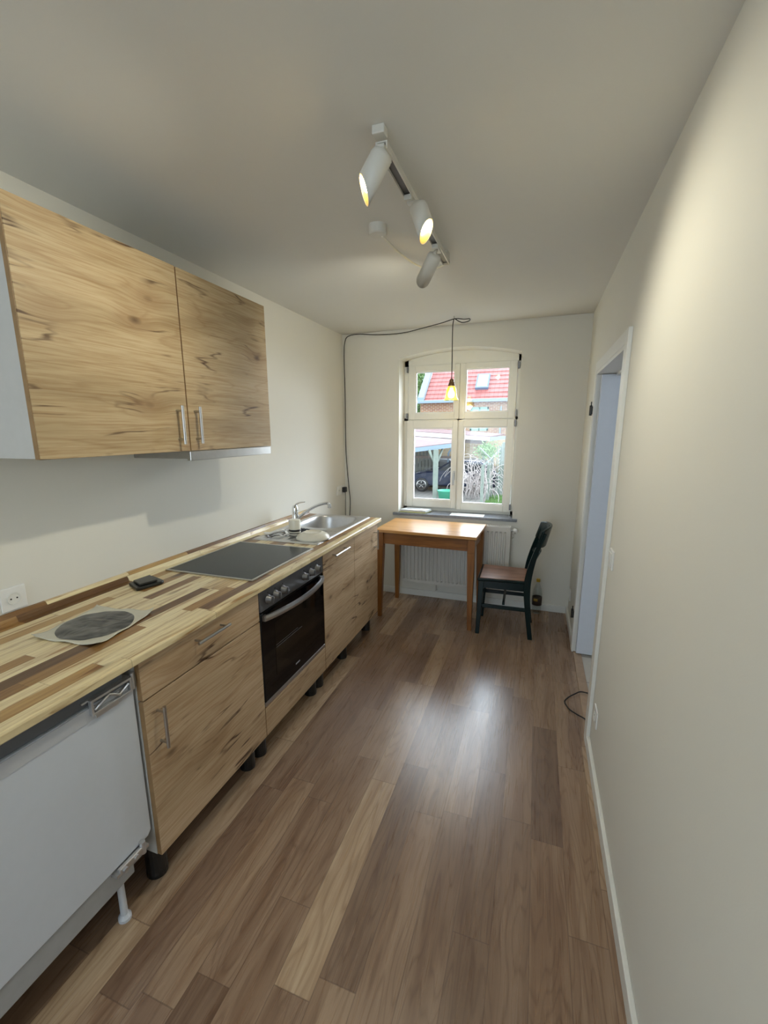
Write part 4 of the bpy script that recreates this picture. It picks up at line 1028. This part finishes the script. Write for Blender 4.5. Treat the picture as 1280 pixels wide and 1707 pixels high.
def car(label, loc, rz, paint, s=1.0):
    t = thing('car', label, 'car', loc, rz)
    # local: x forward (-x = front), width along y
    prof = [(-2.05, .30), (-2.10, .62), (-1.98, .80), (-1.2, .95), (-.72, 1.00), (-.05, 1.42), (.6, 1.50), (1.35, 1.46), (1.95, 1.05), (2.08, .95), (2.12, .45), (2.05, .30)]
    b = BM(); poly_prism(b, [(x * s, -.85 * s, z * s) for x, z in prof], (0, 1.7 * s, 0))
    obj('body', b, paint, t, local=True, bevel=.08)
    gm = simple('car_glass', (.02, .025, .03), .05)
    b = BM()
    for sy in (-.865, .85):
        poly_prism(b, [(-.55 * s, sy * s, 1.0 * s), (-.02 * s, sy * s, 1.36 * s), (.55 * s, sy * s, 1.42 * s), (.55 * s, sy * s, 1.0 * s)], (0, .015 * s, 0))
        poly_prism(b, [(.62 * s, sy * s, 1.0 * s), (.62 * s, sy * s, 1.42 * s), (1.3 * s, sy * s, 1.38 * s), (1.7 * s, sy * s, 1.05 * s)], (0, .015 * s, 0))
    obj('side_window', b, gm, t, local=True)
    for wx in (-1.3, 1.3):
        for sy in (-1, 1):
            y_ = sy * .80 * s
            b = BM(); lathe(b, [(0, -.1), (.25, -.1), (.31, -.08), (.33, -.03), (.33, .03), (.31, .08), (.25, .1), (.0, .1)], (wx * s, y_, .33 * s), (0, 1, 0), 28, False); w_ = obj('wheel', b, M['black'], t, local=True)
            b = BM(); lathe(b, [(.20, -.115), (.235, -.11), (.235, .11), (.20, .115)], (wx * s, y_, .33 * s), (0, 1, 0), 24)
            for k in range(5):
                a = 2 * PI * k / 5 + .3; dx_, dz_ = math.cos(a), math.sin(a)
                tube(b, [(wx * s, y_ + sy * .105, .33 * s), (wx * s + .21 * dx_, y_ + sy * .112, .33 * s + .21 * dz_)], .022, 4)
            obj('rim', b, M['steel'], w_, local=True)
    b = BM(); lathe(b, [(0, 0), (.09, .0), (.07, .05), (0, .07)], (-2.0 * s, -.62 * s, .70 * s), (-1, -.4, 0), 16); obj('headlight', b, M['chrome'], t, local=True)
    return t
car('dark blue car parked under the timber carport', (-3.60, 20.9, GZ), 0, simple('dark_blue_paint', (.018, .026, .055), .18, 0.2), 1.0)
car('white car parked behind the dark blue car', (-5.4, 23.0, GZ), math.radians(5), simple('white_car_paint', srgb(200, 204, 208), .25), .98)

# water tub
bk = thing('tub', 'round green plastic tub standing beside the carport post', 'tub', (-3.38, 18.0, GZ))
b = BM(); lathe(b, [(0, 0), (.27, 0), (.33, .36), (.35, .37), (.35, .40), (.32, .40), (.26, .05), (0, .05)], (-3.38, 18.0, GZ), n=28); obj('body', b, simple('green_plastic', srgb(70, 160, 130), .4), bk)

# trellis posts with slats, receding to the right
tr_ = thing('trellis_fence', 'pale green wooden trellis fence under the leafy climber', 'fence', (-1.8, 18, GZ))
for x, y, z in ((-1.89, 17.6, .10), (-1.72, 18.1, .20), (-1.68, 19.0, .55), (-1.40, 19.95, .75), (-1.38, 21.0, .90)):
    obj('post', box(BM(), x - .055, x + .055, y - .05, y + .05, GZ, z), gwood, tr_)
b = BM(); tube(b, [(-1.89, 17.6, .10), (-1.44, 19.95, .62)], .05, 4); tube(b, [(-2.04, 17.8, .77), (-1.62, 17.6, .38)], .03, 4); obj('rail', b, gwood, tr_)
b = BM()
for k in range(6):
    y = 19.0 + k * .38; x = -1.62 + k * .055; box(b, x + .12, x + .15, y, y + .05, GZ, .8 + .03 * k)
for k in range(12): box(b, -1.44, -1.41, 19.0, 21.1, -.9 + k * .14, -.87 + k * .14)
obj('lattice', b, gwood, tr_)

def branches(name, label, c, rad, n, seed, leaves=0, lc=None, lr=None):
    rnd = random.Random(seed)
    t = thing(name, label, 'shrub', (c[0], c[1], GZ))
    b = BM()
    for k in range(n):
        a = rnd.uniform(0, 2 * PI); p = Vector((c[0] + rnd.uniform(-.5, .5) * rad[0], c[1] + rnd.uniform(-.4, .4) * rad[1], GZ + rnd.uniform(0, .6)))
        d = Vector((rnd.uniform(-.35, .35), rnd.uniform(-.3, .3), 1)).normalized(); pts = [p]
        for i in range(9):
            p = p + d * (c[2] - GZ + rad[2]) / 8.5 * rnd.uniform(.7, 1.1); pts.append(p.copy())
            d = (d + Vector((rnd.uniform(-.5, .5), rnd.uniform(-.4, .4), rnd.uniform(-.6, .3) - .22 * max(0, i - 3)))).normalized()
        tube(b, smooth_path(pts, 2), [.016 * (1 - i / 24) + .003 for i in range(19)], 4)
    obj('branch', b, twig, t)
    if leaves:
        b = BM()
        for k in range(leaves):
            p = Vector((lc[0] + rnd.gauss(0, .5) * lr[0], lc[1] + rnd.gauss(0, .5) * lr[1], lc[2] + rnd.gauss(0, .5) * lr[2]))
            u = Vector((rnd.gauss(0, 1), rnd.gauss(0, 1), rnd.gauss(0, 1))).normalized(); v = u.orthogonal().normalized(); s_ = rnd.uniform(.03, .055)
            b.faces.new([b.verts.new(p + u * s_), b.verts.new(p + v * s_ * .6), b.verts.new(p - u * s_), b.verts.new(p - v * s_ * .6)])
        obj('foliage', b, leaf_m, t)
    return t
branches('climbing_shrub', 'tangled shrub of bare branches with fresh leaves over the trellis', (-2.25, 18.6, .15), (.9, .8, .5), 70, 3, 900, (-1.85, 18.3, .66), (.34, .4, .26))
def tree(label, c, r, n, seed, z0):
    rnd = random.Random(seed); t = thing('tree', label, 'tree', (c[0], c[1], GZ))
    b = BM(); tube(b, [(c[0], c[1], GZ), (c[0] + .1, c[1], (GZ + c[2]) / 2), (c[0], c[1], c[2])], [.16, .11, .05], 8); obj('trunk', b, bark, t)
    b = BM()
    for k in range(n):
        v = Vector((rnd.gauss(0, 1), rnd.gauss(0, 1), rnd.gauss(0, 1))).normalized() * (rnd.random() ** .4); p = Vector((c[0] + v.x * r[0], c[1] + v.y * r[1], c[2] + v.z * r[2]))
        u = Vector((rnd.gauss(0, 1), rnd.gauss(0, 1), rnd.gauss(0, 1))).normalized(); w_ = u.orthogonal().normalized(); s_ = rnd.uniform(.06, .13)
        b.faces.new([b.verts.new(p + u * s_), b.verts.new(p + w_ * s_ * .6), b.verts.new(p - u * s_), b.verts.new(p - w_ * s_ * .6)])
    obj('crown', b, leaf_m, t); return t
tree('leafy green tree beyond the left end of the red roof', (-8.0, 31, 3.9), (1.15, 1.1, 1.9), 5200, 5, 0)
tree('light green bush at the left corner of the brick house', (-6.95, 26.2, 1.9), (.42, .5, 1.3), 1500, 9, 0)
gr_ = BM(); rnd = random.Random(4)
for k in range(2600):
    x = rnd.uniform(-1.75, -.9); y = rnd.uniform(17.6, 19.6); h_ = rnd.uniform(.05, .13); a = rnd.uniform(0, PI); dx, dy_ = .012 * math.cos(a), .012 * math.sin(a)
    gr_.faces.new([gr_.verts.new((x - dx, y - dy_, GZ)), gr_.verts.new((x + dx, y + dy_, GZ)), gr_.verts.new((x + rnd.uniform(-.03, .03), y, GZ + h_))])
tag(obj('grass', gr_, leaf_m), 'patch of green grass growing beside the paving', 'grass', kind='stuff')
